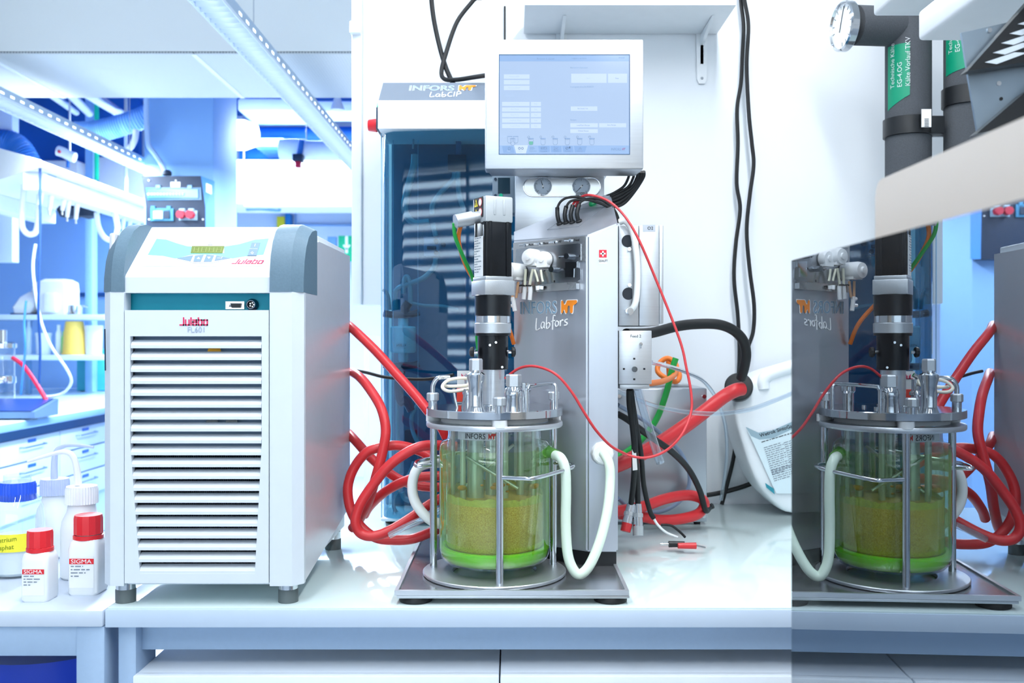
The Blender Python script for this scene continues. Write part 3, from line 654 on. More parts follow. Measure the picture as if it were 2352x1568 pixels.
for x, s in ((258, 'Main'), (385, 'Batch'), (498, 'Controller'), (622, 'Cascades'), (765, 'Trends'), (893, 'System'), (1025, 'Alarms')): st(x, 1276, s, 14, SI if x > 400 else FAINT)
m = MB()
for x in (520, 652, 786, 918, 1052, 1186):
    stroke(m, 'e4', [(x - 25, 1132), (x + 27, 1132)], SP, 1.4, .0012)
    stroke(m, 'e4', [(x - 24, 1142), (x - 24, 1185), (x - 12, 1202), (x + 12, 1202), (x + 24, 1185), (x + 24, 1142), (x - 24, 1142)], SP, .6, .0012)
    stroke(m, 'e4', [(x - 26 + 12 * math.cos(i * .785), 1116 + 12 * math.sin(i * .785)) for i in range(9)], SP, .5, .0012)
for x, y in ((290, 1110), (355, 1110), (322, 1134)):
    stroke(m, 'e4', [(x - 28, y), (x + 25, y)], SP, 1.2, .0012); stroke(m, 'e4', [(x - 24, y + 8), (x - 24, y + 55), (x - 12, y + 72), (x + 12, y + 72), (x + 24, y + 55), (x + 24, y + 8)], SP, .6, .0012)
for cx_, cy_, r_ in ((394, 1240, 11), (427, 1240, 11), (913, 1238, 12), (942, 1230, 7)): stroke(m, 'e4', [(cx_ + r_ * math.cos(i * .785), cy_ + r_ * math.sin(i * .785)) for i in range(9)], SP, 1.0, .0014)
for l in ([(510, 1228), (550, 1228)], [(510, 1240), (560, 1240)], [(510, 1252), (545, 1252)], [(772, 1222), (772, 1254), (820, 1254)], [(778, 1248), (792, 1234), (802, 1242), (818, 1224)], [(632, 1230), (655, 1230), (655, 1246), (632, 1246), (632, 1230)], [(666, 1228), (690, 1228), (690, 1246), (666, 1246), (666, 1228)], [(268, 1240), (283, 1226), (298, 1240)], [(274, 1242), (274, 1254), (292, 1254), (292, 1242)]): stroke(m, 'e4', l, SP, .9, .0014)
m.extr([hit(*ip('e4', *q), *SP) + NY * .0014 for q in ((1057, 1220), (1078, 1252), (1038, 1252))], NY * .0002)
m.obj('screen_symbols', SI, scr, smooth=False)
decal('screen_fill_level', 'e4', sq(500, 1164, 543, 1200), SP, mat('display_green', (50, 90, 80), .2, emit=(120, 205, 185), es=.5), scr, .0002, .001)
logo(scr, hit(*ip('e4', 1393, 1262), *SP) + NY * .0012, (1, 0, 0), FV, 26 / 4.7526 * YSC / F, SI, mat('display_logo', (140, 120, 160), .4), gap=.88)
M_F = Matrix.Rotation(-math.atan2(fn.x, fn.y), 4, 'Z') @ Matrix.Rotation(math.pi / 2, 4, 'X')
# front face: toggle row, pump plate, pump heads, print
def fh(k, x, y): return hit(*ip(k, x, y), *FP)
PLT = mat('pump_plate', (208, 208, 208), .28, 1.0, var=.05, vscale=20)
MB().extr([fh('f6', x, y) + FP[1] * .0005 for x, y in ((62, 175), (1105, 72), (1105, 440), (990, 452), (990, 530), (1035, 560), (1035, 700), (985, 740), (62, 800))], FP[1] * .0012).obj('toggle_plate', PLT, B, smooth=False)
MB().extr([fh('f6', x, y) + FP[1] * .0018 for x, y in ((110, 262), (1010, 182), (1040, 190), (1040, 425), (992, 440), (992, 525), (1035, 545), (1040, 700), (985, 735), (110, 790))], FP[1] * .002).obj('pump_plate', mat('pump_plate_dark', (184, 188, 194), .22, 1.0, var=.08, vscale=12), B, smooth=False)
for x, y, s in ((240, 208, 'Acid'), (450, 188, 'Base'), (668, 163, 'AF'), (890, 143, 'Feed')):
    c0 = fh('f6', x, y)
    tg = MB().lathe(c0 + FP[1] * .0018, [(.0032, 0), (.0032, .003), (.002, .0035)], 14, M=M_F, capt=True).obj('toggle_switch', CHROME, B)
    MB().tube([c0 + FP[1] * .004, c0 + FP[1] * .006 - FU * .004, c0 + FP[1] * .009 - FU * .010], lambda q: .0011 + .0006 * q, n=8).obj('toggle_lever', CHROME, tg)
    text('toggle_lettering', s, .0062, fh('f6', x + 45, y + 8) + FP[1] * .002, FU, FV, INK, B)
SW = mat('switzerland_red', (224, 40, 62), .5)
# the two bare drive shafts with their pins
for x, y in ((885, 372), (665, 560)):
    c0 = fh('f6', x, y) + FP[1] * .004
    s_ = MB().cyl(c0, c0 + FP[1] * .012, .0055, n=18).obj('pump_shaft', mat('dark_steel', (110, 116, 122), .25, 1.0), B)
    MB().tube([c0 + FP[1] * .009 - FU * .018, c0 + FP[1] * .009 + FU * .018], .0012, n=8).obj('drive_pin', CHROME, s_)
    for dx, dz in ((-.022, 0), (.022, 0), (0, -.022)):
        q = c0 + FU * dx + FV * dz; MB().extr([q - FU * .0014 - FV * .002, q + FU * .0014 - FV * .002, q + FU * .0014 + FV * .002, q - FU * .0014 + FV * .002], FP[1] * .0004).obj('plate_slot', BLACKP, B, smooth=False)
# handle cut-out
MB().extr([fh('f6', x, y) + FP[1] * .0042 for x, y in ((825, 450), (990, 450), (990, 530), (950, 545), (945, 670), (825, 670))], FP[1] * .0012).obj('grip_window', CHROME, B)
# drip rail under the pumps
MB().extr([fh('f6', x, y) + FP[1] * .001 for x, y in ((120, 800), (990, 745), (1015, 760), (1015, 840), (990, 852), (120, 900))], FP[1] * .012).obj('drip_rail', PLT, B, angle=20)
# white pump heads (peristaltic) and their tubing
PH = mat('pump_head_white', (246, 248, 250), .28, coat=.3)
def pump(x, y, r, dep, lbl):
    c0 = fh('f6', x, y); R = r / 6.27 * 1.8 / F
    o = MB().lathe(c0, [(R * .9, 0.004), (R, .006), (R, dep * .8), (R * .85, dep), (R * .4, dep * 1.02), (R * .35, dep * 1.12), (0.0001, dep * 1.14)], 30, M=M_F).obj('pump_head', PH, B)
    MB().extr([c0 + FP[1] * .008 + FU * a * R + FV * b * R for a, b in ((-.75, -.95), (.75, -.95), (.75, 0), (-.75, 0))], FP[1] * dep * .6).obj('pump_clip', PH, o)
    return c0, R
pump(395, 395, 128, .030, 'a'); pump(175, 600, 130, .046, 'b'); pump(545, 420, 118, .020, 'c')
TUBE = mat('pale_pump_tube', (226, 226, 206), .4); TUBO = mat('amber_pump_tube', (222, 176, 138), .4)
def ft(L, off): return [fh('f6', x, y) + FP[1] * off for x, y in L]
for L, mt, r in (([(330, 560), (322, 680), (315, 800)], TUBE, .0026), ([(430, 560), (405, 680), (385, 800)], TUBE, .0026), ([(455, 570), (490, 680), (505, 740)], TUBE, .0022), ([(545, 570), (560, 680), (575, 740)], TUBE, .0022), ([(135, 740), (138, 850), (140, 970)], TUBO, .0026), ([(220, 740), (210, 850), (190, 970)], TUBO, .0026)):
    MB().tube(ft(L, .022), r, n=8, sub=4).obj('pump_tube', mt, B)
for L in ([(318, 810), (312, 880), (300, 990)], [(390, 810), (395, 880), (385, 1000)], [(150, 960), (160, 1060), (175, 1160)], [(100, 990), (175, 1000)], [(90, 1085), (180, 1080)], [(500, 800), (505, 860)], [(555, 800), (550, 850)]):
    MB().tube(ft(L, .022), .0042 if L[0][0] > 140 else .0032, n=10, sub=4).obj('tube_connector', PH, B)
for x, y in ((285, 800), (375, 798), (490, 818), (545, 815)):
    MB().tube(ft([(x - 28, y), (x, y - 6), (x + 45, y)], .026 if x < 400 else .014), .0016, n=6).obj('cable_tie', BLACKP, B)
# print on the front
logo(B, fh('f6', 150, 1198) + FP[1] * .0004, FU, FV, .0238, BLUEINK, ORINK, WINK, gap=.74)
handword(B, 'Labfors', fh('f6', 388, 1425) + FP[1] * .0004, FU, FV, .022, WINK, w_=.11)
# swiss cross sticker on the strip beside the front
BP = (B2 + NY * .0005, NY)
decal('sticker', 'd2', [(1217, 476), (1283, 476), (1283, 586), (1217, 586)], BP, PAPER, B, .0003, .0003)
decal('sticker_field', 'd2', [(1220, 479), (1279, 479), (1279, 538), (1220, 538)], BP, SW, B, .0002, .0007)
m = MB(); stroke(m, 'd2', [(1250, 494), (1250, 524)], BP, 3.4, .001); stroke(m, 'd2', [(1235, 509), (1265, 509)], BP, 3.4, .001); m.obj('sticker_cross', WINK, B, smooth=False)
text('sticker_lettering', 'QUALITY', .0055, hit(*ip('d2', 1219, 570), *BP) + NY * .001, (1, 0, 0), FV, INK, B, sx=.72)
# four probe plugs on the sloped top and their looping leads
SLN = Vector((-.70 * fn.x, -.70 * fn.y, 1)).normalized()
SLP = (Vector((A2.x, A2.y, 1.527)), SLN)
for a, mid, tip in (((825, 890), (790, 760), (785, 620)), ((930, 872), (905, 740), (930, 600)), ((1030, 865), (1005, 730), (1040, 580)), ((1140, 850), (1105, 720), (1140, 570))):
    g = hit(*ip('f4', *a), *SLP); yy = g.y
    q = [g, P(*ip('f4', *mid), yy - .002), P(*ip('f4', *tip), yy + .002)]
    pgm = MB().tube(q, .0042, n=12).obj('probe_plug', BLACKP, B)
    MB().lathe(g, [(.0062, -.002), (.0062, .003), (.0045, .004)], 16, M=SLN.to_track_quat('Z', 'Y').to_matrix().to_4x4()).obj('plug_collar', RUBBER, pgm)
g = hit(*ip('f4', 1365, 570), *SLP)
MB().lathe(g, [(.0075, 0), (.0075, .004), (.006, .006), (.0001, .0065)], 20, M=SLN.to_track_quat('Z', 'Y').to_matrix().to_4x4()).obj('green_button', mat('green_button', (20, 150, 90), .3), B)
# outlined label field on the sloped top
m = MB(); stroke(m, 'f4', [(620, 985), (880, 800), (1080, 650), (1560, 605), (1130, 930), (620, 985)], SLP, .4, .0003); m.obj('engraved_outline', GREYINK, B)
# boxes on the right flank of the tower
def flank(x0, y0, x1, y1, Y, dep): return MB().box(PX(x0, Y), PX(x1, Y), Y, Y + dep, PZ(y1, Y), PZ(y0, Y), .0015)
fb = flank(1421, 517, 1467, 748, 1.80, .16).obj('gas_module', STEELH, B)
flank(1468, 517, 1514, 748, 1.803, .15).obj('gas_module', STEELH, B)
flank(1514, 517, 1524, 743, 1.815, .13).obj('gas_module_cover', STEELH, B)
QP = (Vector((0, 1.80, 0)), NY)
decal('module_tag', 'd2', sq(1555, 288, 1652, 340), (Vector((0, 1.803, 0)), NY), mat('module_tag', (184, 192, 202), .4), B, .0004)
text('module_lettering', 'O2', .0085, hit(*ip('d2', 1590, 325), Vector((0, 1.803, 0)), NY) + NY * .0008, (1, 0, 0), FV, INK, B)
for x, y in ((1440, 412), (1445, 815)):
    c0 = hit(*ip('d2', x, y), *QP); MB().extr([c0 + Vector((math.cos(t) * .0115 if math.cos(t) < .62 else .0071, -.0002, math.sin(t) * .0115)) for t in [i * math.pi / 16 for i in range(32)]], NY * .0015).obj('grommet', mat('grommet_dark', (40, 48, 58), .5), B, smooth=False)
for x, y in ((1450, 475), (1452, 750)):
    c0 = hit(*ip('d2', x, y), *QP); MB().cyl(c0, c0 + NY * .006, .0038, n=6).obj('hose_stud', CHROME, B)
c0 = hit(*ip('d2', 1450, 950), *QP); ftg = MB().cyl(c0, c0 + NY * .008, .0085, n=6).obj('hose_fitting', CHROME, B)
MB().cyl(c0 + NY * .008, c0 + NY * .02, .006, n=18).obj('fitting_sleeve', CHROME, ftg)
YF = 1.79
flank(1421, 759, 1497, 882, YF, .12).obj('feed_pump_box', STEELH, B)
flank(1423, 882, 1492, 893, YF + .004, .11).obj('feed_pump_bracket', ALU, B)
ZP = (Vector((0, YF, 0)), NY)
text('feed_lettering', 'Feed 2', .0075, hit(*ip('d2', 1460, 1150), *ZP) + NY * .0004, (1, 0, 0), FV, INK, B)
c0 = hit(*ip('d2', 1490, 1393), *ZP); MB().cyl(c0, c0 + NY * .009, .0052, n=16).obj('feed_shaft', mat('dark_steel', (110, 116, 122), .25, 1.0), B)
for x, y in ((1490, 1313), (1411, 1391), (1567, 1391), (1490, 1470)): decal('feed_slot', 'd2', sq(x - 8, y - 7, x + 8, y + 7), ZP, BLACKP, B)
c0 = hit(*ip('d2', 1540, 1200), *ZP); tg = MB().cyl(c0, c0 + NY * .004, .0032, n=14).obj('toggle_switch', CHROME, B)
MB().tube([c0 + NY * .004, c0 + NY * .009 + Vector((-.001, 0, -.008))], .0012, n=8).obj('toggle_lever', CHROME, tg)
# large white hose port on the strip
c0 = hit(1383, 1040, Vector((0, 1.752, 0)), NY)
prt = MB().lathe(c0, [(.021, 0), (.022, .004), (.019, .018), (.0165, .020)], 12, M=Matrix.Rotation(math.pi / 2, 4, 'X'), capt=True).obj('hose_port', PH, B)

# ------------------------------------------------------------------ glass vessel in its stand
RX, RY = -.0311, 1.709; PZT = .9268
V_ = thing('culture_vessel', 'glass culture vessel with brown broth and green jacket in a steel stand', 'bioreactor vessel', (RX, RY, TRZ))
C0 = (RX, RY, 0)
MB().lathe(C0, [(.074, TRZ - .0008), (.126, TRZ - .0008), (.1274, TRZ + .001), (.1274, PZT), (.126, PZT + .0012), (.075, PZT + .0012), (.074, PZT), (.074, TRZ - .0008)], 72).obj('base_ring', STEELH, V_, angle=40)
MB().lathe(C0, [(.0001, TRZ - .0012), (.0735, TRZ - .0012)], 40).obj('ring_plate', mat('plate_reflection_white', (226, 234, 228), .15), V_)  # plate coloured white to imitate light mirrored inside the base ring
def pol(r, deg, z): return Vector((RX + r * math.cos(math.radians(deg)), RY + r * math.sin(math.radians(deg)), z))
ZL0, ZL1 = 1.2025, 1.2165
for dg_, r in ((-84.5, .110), (172.5, .111), (18, .112), (90, .110)):
    pil = MB().cyl(pol(r, dg_, PZT), pol(r, dg_, 1.183), .0064, n=18).obj('pillar', CHROME, V_)
    MB().cyl(pol(r, dg_, 1.190), pol(r, dg_, ZL0), .0135, n=20).obj('plastic_spacer', PH, pil)
MB().lathe(C0, [(.096, 1.183), (.120, 1.183), (.1213, 1.185), (.1213, 1.190), (.120, 1.192), (.096, 1.192), (.096, 1.183)], 72).obj('support_ring', STEELH, V_, angle=40)
MB().lathe(C0, [(.0001, ZL0), (.1195, ZL0), (.1212, ZL0 + .001), (.1212, ZL1 - .001), (.1202, ZL1), (.0001, ZL1)], 80).obj('lid', mat('lid_steel', (205, 209, 214), .10, 1.0, var=.05, vscale=30), V_, angle=40)
MB().lathe(C0, [(.094, 1.1925), (.0955, 1.1925), (.0955, ZL0), (.094, ZL0)], 60).obj('gasket', MILK, V_)
# glass: neck, shoulder, jacket
z0 = .941
MB().lathe(C0, [(.083, 1.196), (.083, 1.168), (.0845, 1.161), (.093, 1.158), (.0975, 1.150), (.0987, 1.140), (.0987, .968), (.096, .953), (.088, .944), (.06, z0), (.0001, z0)], 72).obj('glass_jacket', GLASS, V_, angle=60)
JG = clear('green_coolant', (245, 253, 232), .05, .85, power=2.6)
nt = JG.node_tree; gl_ = [q for q in nt.nodes if q.type == 'BSDF_GLOSSY'][0]; tl = nt.nodes.new('ShaderNodeBsdfTranslucent'); tl.inputs[0].default_value = (*lin((176, 255, 84)), 1)
df = nt.nodes.new('ShaderNodeBsdfDiffuse'); df.inputs[0].default_value = (*lin((176, 255, 84)), 1); mx = nt.nodes.new('ShaderNodeMixShader'); mx.inputs[0].default_value = .5
nt.links.new(tl.outputs[0], mx.inputs[1]); nt.links.new(df.outputs[0], mx.inputs[2])
ms = [q for q in nt.nodes if q.type == 'MIX_SHADER' and q is not mx and q.outputs[0].links and q.outputs[0].links[0].to_node.type == 'OUTPUT_MATERIAL'][0]; nt.links.new(mx.outputs[0], ms.inputs[2]); nt.nodes.remove(gl_)
MB().lathe(C0, [(.0965, 1.146), (.0972, 1.136), (.0972, .968)], 72).obj('coolant', JG, V_)
MB().lathe(C0, [(.0972, .972), (.0945, .956), (.087, .9475), (.06, .9445), (.0001, .9440), (.0001, .958), (.075, .960), (.0865, .966), (.088, .972), (.0972, .972)], 72).obj('coolant_bottom', mat('coolant_green', (150, 244, 60), .12, sss=.6), V_, angle=50)
MB().lathe(C0, [(.0805, 1.195), (.0805, 1.168), (.084, 1.155), (.0865, 1.14), (.0868, .975), (.080, .963), (.0001, .961)], 64).obj('inner_glass', GLASS, V_, angle=60)
m = bpy.data.materials.new('brown_broth'); m.use_nodes = True
nt = m.node_tree; b = nt.nodes['Principled BSDF']; tc = nt.nodes.new('ShaderNodeTexCoord'); nz = nt.nodes.new('ShaderNodeTexNoise'); nz.inputs['Scale'].default_value = 520; nz.inputs['Detail'].default_value = 3
nt.links.new(tc.outputs['Object'], nz.inputs['Vector']); rp = nt.nodes.new('ShaderNodeValToRGB'); rp.color_ramp.elements[0].position = .35; rp.color_ramp.elements[1].position = .68
rp.color_ramp.elements[0].color = (*lin((206, 154, 44)), 1); rp.color_ramp.elements[1].color = (*lin((250, 210, 108)), 1)
nt.links.new(nz.outputs['Fac'], rp.inputs[0]); nt.links.new(rp.outputs[0], b.inputs['Base Color']); b.inputs['Roughness'].default_value = .55
BROTH = m
ZBR = 1.056
MB().lathe(C0, [(.0001, .963), (.078, .965), (.0855, .974), (.0860, ZBR + .004), (.083, ZBR), (.0001, ZBR)], 64).obj('broth', BROTH, V_, angle=50)
# crust of residue climbing the wall above the broth
m = MB(); rnd = random.Random(3); n = 90; vs = []; fs = []
hs = [ZBR + .004 + .004 * abs(math.sin(i * .21)) + rnd.uniform(0, .003) + .010 * max(0, math.sin(i * .07)) for i in range(n)]
for i in range(n):
    t = 2 * math.pi * i / n
    for r, z in ((.0863, ZBR - .004), (.0863, hs[i]), (.0848, hs[i]), (.0848, ZBR - .004)): vs.append((RX + r * math.cos(t), RY + r * math.sin(t), z))
for i in range(n):
    j = (i + 1) % n
    for a in range(4): fs.append((i * 4 + a, j * 4 + a, j * 4 + (a + 1) % 4, i * 4 + (a + 1) % 4))
m.add(vs, fs).obj('residue_crust', mat('residue', (206, 196, 92), .6, var=.4, vscale=160), V_)
for k in range(10):
    t = rnd.uniform(3.4, 6.0); zc = rnd.uniform(1.075, 1.10); s_ = rnd.uniform(.003, .008)
    MB().ball((RX + .0855 * math.cos(t), RY + .0855 * math.sin(t), zc), s_, .0015, s_ * .6, 8, 6).obj('residue_flake', mat('residue_dark', (168, 116, 40), .6, var=.3, vscale=200), V_)
# baffles, probes and blades inside
GR = mat('wet_steel', (206, 216, 206), .3, .6)
for px_, r, zb, yo in ((1063, .005, .99, -.02), (1092, .0145, .99, .0), (1128, .010, .99, .03), (1160, .006, .98, -.01), (1195, .007, .98, .03), (1225, .004, .99, .02), (1040, .004, .98, .03)):
    MB().cyl((PX(px_, RY + yo), RY + yo, zb), (PX(px_, RY + yo), RY + yo, ZL0), r, n=16).obj('immersed_probe', GR, V_)
for a, c in ((((1060, 1042), 1.70), ((1190, 1122), 1.68)), (((1180, 1020), 1.74), ((1060, 1125), 1.72))):
    p_, q_ = P(*a[0], a[1]), P(*c[0], c[1]); MB().tube([p_, q_], .003, n=8, smooth=False).obj('stirrer_blade', GR, V_)
# print band on the neck
def neck(a, b, c, s0): return Vector((RX + .0842 * math.sin(s0 + a / .0842), RY - .0842 * math.cos(s0 + a / .0842), b))
bx = (PX(1028, 1.63) - RX); 
MB().lathe(C0, [(.0838, 1.1650), (.0838, 1.1795)], 24, a0=math.radians(222), a1=math.radians(268)).obj('neck_label', mat('pale_neck_label', (214, 222, 224), .3, alpha=.75), V_)
s0 = -.63
text('neck_lettering', 'INFORS', .0135, (0, 0, 0), (1, 0, 0), FV, INK, V_, fmap=lambda a, b, c: neck(a, 1.1675 + b, c, s0), sx=.86)
MB().add([neck(.044 + x * .0095, 1.1675 + y * .0095, 0, s0) for x, y in HT], [tuple(range(len(HT)))]).obj('neck_logo', mat('red_print', (206, 58, 48), .5), V_, smooth=False)
# side nozzle for the jacket hose
nz0 = pol(.096, -12, PZ(1036, 1.69)); nz1 = P(1283, 1046, 1.66)
MB().tube([nz0, nz0.lerp(nz1, .5), nz1], lambda q: .011 - .003 * q, n=16).obj('jacket_nozzle', mat('green_nozzle', (150, 232, 120), .1, trans=.6), V_)
# guard rods
def rod(L, r=.0037): return MB().tube(L, r, n=12, sub=5)
rod([pol(.110, -84.5, PZ(1096, 1.6)), P(1195, 1098, 1.585), P(1232, 1097, 1.585), P(1300, 1078, 1.64), P(1316, 1071, 1.66), P(1309, 1066, 1.69), pol(.112, 18, PZ(1062, 1.745))]).obj('guard_rod', CHROME, V_)
rod([pol(.111, 172.5, PZ(1068, 1.723)), P(960, 1070, 1.71), P(955, 1064, 1.735), P(963, 1058, 1.77), P(1000, 1050, 1.80), pol(.110, 90, 1.135)]).obj('guard_rod', CHROME, V_)
# lid fittings
def lp(px, py): return hit(px, py, Vector((0, 0, ZL1)), Vector((0, 0, 1)))
def fit(px, py, prof, n=20, name='port_fitting', mt=CHROME, par=None):
    c = lp(px, py); return MB().lathe(c, prof, n, capt=True).obj(name, mt, par or V_, angle=30), c
def knurl(px, py, r=.011):
    a, c = fit(px, py, [(r * .72, 0), (r * .72, .011), (r * .8, .012)], name='knurled_post')
    MB().lathe(c, [(r * .75, .011), (r, .013), (r, .024), (r * .85, .026)], 10, capt=True, capb=True).obj('knurled_nut', ALU, a, angle=25); return c
c = knurl(994, 935); knurl(1147, 948); knurl(1272, 932, .010)
MB().tube([c + Vector((0, 0, .024)), c + Vector((.001, 0, .040)), c + Vector((.010, 0, .052)), c + Vector((.030, .004, .053))], .0042, n=12).obj('bent_pipe', CHROME, V_)
s_, c = fit(1093, 944, [(.016, 0), (.0135, .006), (.0125, .010), (.0125, .045), (.0155, .056), (.0155, .062), (.010, .066), (.010, .070)], 24, 'sampling_column')
MB().lathe(c, [(.0115, .069), (.0115, .086), (.010, .0885)], 6, capt=True, capb=True).obj('hex_cap', ALU, s_, angle=25)
s_, c = fit(1180, 944, [(.0165, 0), (.0150, .022), (.0155, .024), (.0165, .030), (.0145, .038), (.009, .044)], 24, 'port_column')
MB().lathe(c, [(.0135, .042), (.0135, .060), (.012, .062)], 6, capt=True, capb=True).obj('hex_cap', ALU, s_, angle=25)
s_, c = fit(1204, 928, [(.010, 0), (.010, .022), (.013, .026), (.013, .04)], 20, 'port_column')
for x, y in ((1050, 936), (1062, 938)):
    c = lp(x, y); MB().tube([c, c + Vector(((x - 1057) * .0006, 0, .018)), c + Vector(((x - 1057) * .0009, 0, .034))], .0024, n=10).obj('thin_port', CHROME, V_)
c = lp(1076, 933)
MB().lathe(c, [(.008, 0), (.008, .02), (.011, .022), (.011, .026), (.007, .03), (.007, .05)], 16, capt=True).obj('gas_port', CHROME, V_)
MB().tube([c + Vector((0, 0, .04)), c + Vector((-.004, 0, .052)), c + Vector((.004, 0, .058))], .004, n=10).obj('bent_pipe', CHROME, V_)
ha = lp(1209, 946); hb = lp(1277, 937)
MB().tube([ha, ha + Vector((0, 0, .034)), ha + Vector((.002, 0, .040)), ha + Vector((.008, .002, .0435)), hb + Vector((-.008, -.002, .0435)), hb + Vector((-.002, 0, .040)), hb + Vector((0, 0, .034)), hb], .0036, n=12, sub=4).obj('lift_handle', CHROME, V_)
for dg_ in range(0, 360, 60):
    c = pol(.045, dg_ + 20, ZL1); MB().cyl(c, c + Vector((0, 0, .004)), .004, n=12).obj('lid_screw', CHROME, V_)
# drive motor stack
MX = PX(1132, RY)
def ml(y0, y1, r, mt, nm, n=40, bev=.0008, rr=None):
    za, zb = PZ(y1, RY), PZ(y0, RY); r2 = rr or r
    return MB().lathe((MX, RY, 0), [(r - bev, za), (r, za + bev), (r2, zb - bev), (r2 - bev, zb)], n, capb=True, capt=True).obj(nm, mt, V_, angle=30)
ml(846, 948, .0213, STEEL, 'drive_tube'); MB().lathe((MX, RY, ZL1), [(.026, 0), (.026, .004), (.0225, .006)], 36, capt=True).obj('tube_flange', CHROME, V_)
bc = ml(765, 848, .0272, BLACKM, 'bell_housing')
MB().lathe((MX, RY, 0), [(.0318, PZ(771, RY)), (.0318, PZ(763, RY))], 40, capb=True, capt=True).obj('housing_collar', BLACKM, V_)
ml(742, 765, .0328, ALU, 'clamp_ring'); ml(725, 742, .0315, CHROME, 'clamp_ring'); ml(678, 725, .0322, BLACKM, 'gear_housing')
for sx, yy in ((-1, -.012), (1, .0)):
    c = Vector((MX + sx * .0272, RY + yy, PZ(808, RY))); s_ = MB().cyl(c, c + Vector((sx * .006, -.001, 0)), .003, n=10).obj('clamp_screw', CHROME, V_)
    MB().lathe(c + Vector((sx * .006, -.001, 0)), [(.0085, 0), (.0095, .002), (.0085, .006), (.004, .008)], 10, M=Matrix.Rotation(sx * math.pi / 2, 4, 'Y'), capt=True, capb=True).obj('clamp_knob', RUBBER, s_, angle=25)
for dx, py_ in ((-.0045, 792), (.006, 786), (.017, 842)):
    c = Vector((MX + dx, RY - math.sqrt(.0272 ** 2 - dx ** 2), PZ(py_, RY))); MB().cyl(c, c + Vector((0, -.0025, 0)), .0022, n=10).obj('set_screw', CHROME, V_)
RM = Matrix.Translation((MX, RY, 0)) @ Matrix.Rotation(math.radians(27), 4, 'Z')
def mq(h, y0, y1, mt, nm, bev=.0015, par=None): return MB().box(-h, h, -h, h, PZ(y1, RY), PZ(y0, RY), bev, M=RM).obj(nm, mt, par or V_, angle=30)
mq(.0292, 645, 679, ALU, 'gear_flange'); mq(.0272, 636, 647, ALU, 'gear_flange'); mq(.0252, 512, 638, BLACKM, 'motor_body'); mq(.0270, 455, 514, mat('motor_cap_paint', (190, 196, 200), .5, .3), 'motor_cap', .003)
for sx, sy in ((-1, -1), (1, -1), (-1, 1), (1, 1)):
    MB().cyl(RM @ Vector((sx * .022, sy * .022, PZ(636, RY))), RM @ Vector((sx * .022, sy * .022, PZ(628, RY))), .003, n=12).obj('flange_bolt', CHROME, V_)
for sx in (-.0252, .0252):
    for yy in (-.018, .018):
        MB().box(sx - .0012, sx + .0012, yy - .003, yy + .003, PZ(638, RY), PZ(512, RY), .0004, M=RM).obj('motor_rib', BLACKM, V_)
for xx in (-.017, .017): MB().box(xx - .003, xx + .003, -.0266, -.0240, PZ(638, RY), PZ(512, RY), .0004, M=RM).obj('motor_rib', BLACKM, V_)
for xx in (-.009, .009): MB().box(xx - .0025, xx + .0025, -.0282, -.0262, PZ(498, RY), PZ(462, RY), .001, M=RM).obj('cap_rib', mat('motor_cap_paint'), V_)
# rating plate and warning stickers on the left-hand motor face
LN = (RM.to_3x3() @ Vector((-1, 0, 0))).normalized(); LU = (RM.to_3x3() @ Vector((0, -1, 0))).normalized()
LPp = RM @ Vector((-.0256, 0, 0))
pc = lambda u, z, o=0: LPp + LU * u + LN * o + Vector((0, 0, z - LPp.z))
pl_ = MB().extr([pc(-.020, PZ(636, RY), .0012), pc(.016, PZ(636, RY), .0012), pc(.016, PZ(545, RY), .0012), pc(-.020, PZ(545, RY), .0012)], LN * .0005).obj('rating_plate', PAPER, V_, smooth=False)
fineprint(pl_, pc(-.018, PZ(549, RY), .0018), LU, FV, [.9, .5, .8, .6, .9, .7, .3, .8, .5, .9, .4, .9, .8, .6], .030, .0046, GREYINK)
stk = MB().extr([pc(-.020, PZ(502, RY), .0019), pc(.018, PZ(502, RY), .0019), pc(.018, PZ(456, RY), .0019), pc(-.020, PZ(456, RY), .0019)], LN * .0005).obj('warning_sticker', INK, V_, smooth=False)
for zz in (PZ(468, RY), PZ(490, RY)):
    MB().extr([pc(-.017, zz - .006, .0026), pc(-.003, zz - .006, .0026), pc(-.010, zz + .007, .0026)], LN * .0003).obj('warning_triangle', mat('warning_yellow', (246, 226, 40), .5), stk, smooth=False)
    m = MB().extr([pc(-.0112, zz - .004, .0031), pc(-.0088, zz - .004, .0031), pc(-.0088, zz + .003, .0031), pc(-.0112, zz + .003, .0031)], LN * .0002); m.obj('warning_mark', INK, stk, smooth=False)
    MB().extr([pc(.0075 + .0075 * math.cos(t), zz + .0075 * math.sin(t), .0026) for t in [i * math.pi / 10 for i in range(20)]], LN * .0003).obj('warning_disc', mat('red_print', (206, 58, 48), .5), stk, smooth=False)
    MB().extr([pc(.0075 + .006 * math.cos(t), zz + .006 * math.sin(t), .0030) for t in [i * math.pi / 10 for i in range(20)]], LN * .0002).obj('warning_disc', PAPER, stk, smooth=False)
# cable gland at the left of the motor cap
ga = RM @ Vector((-.027, 0, PZ(500, RY))); gb = P(1046, 508, RY - .03)
gl = MB().cyl(ga, ga.lerp(gb, .35), .0105, n=18).obj('cable_gland', ALU, V_)
MB().cyl(ga.lerp(gb, .3), gb, .0125, .0118, n=20).obj('gland_sleeve', ALU, gl)
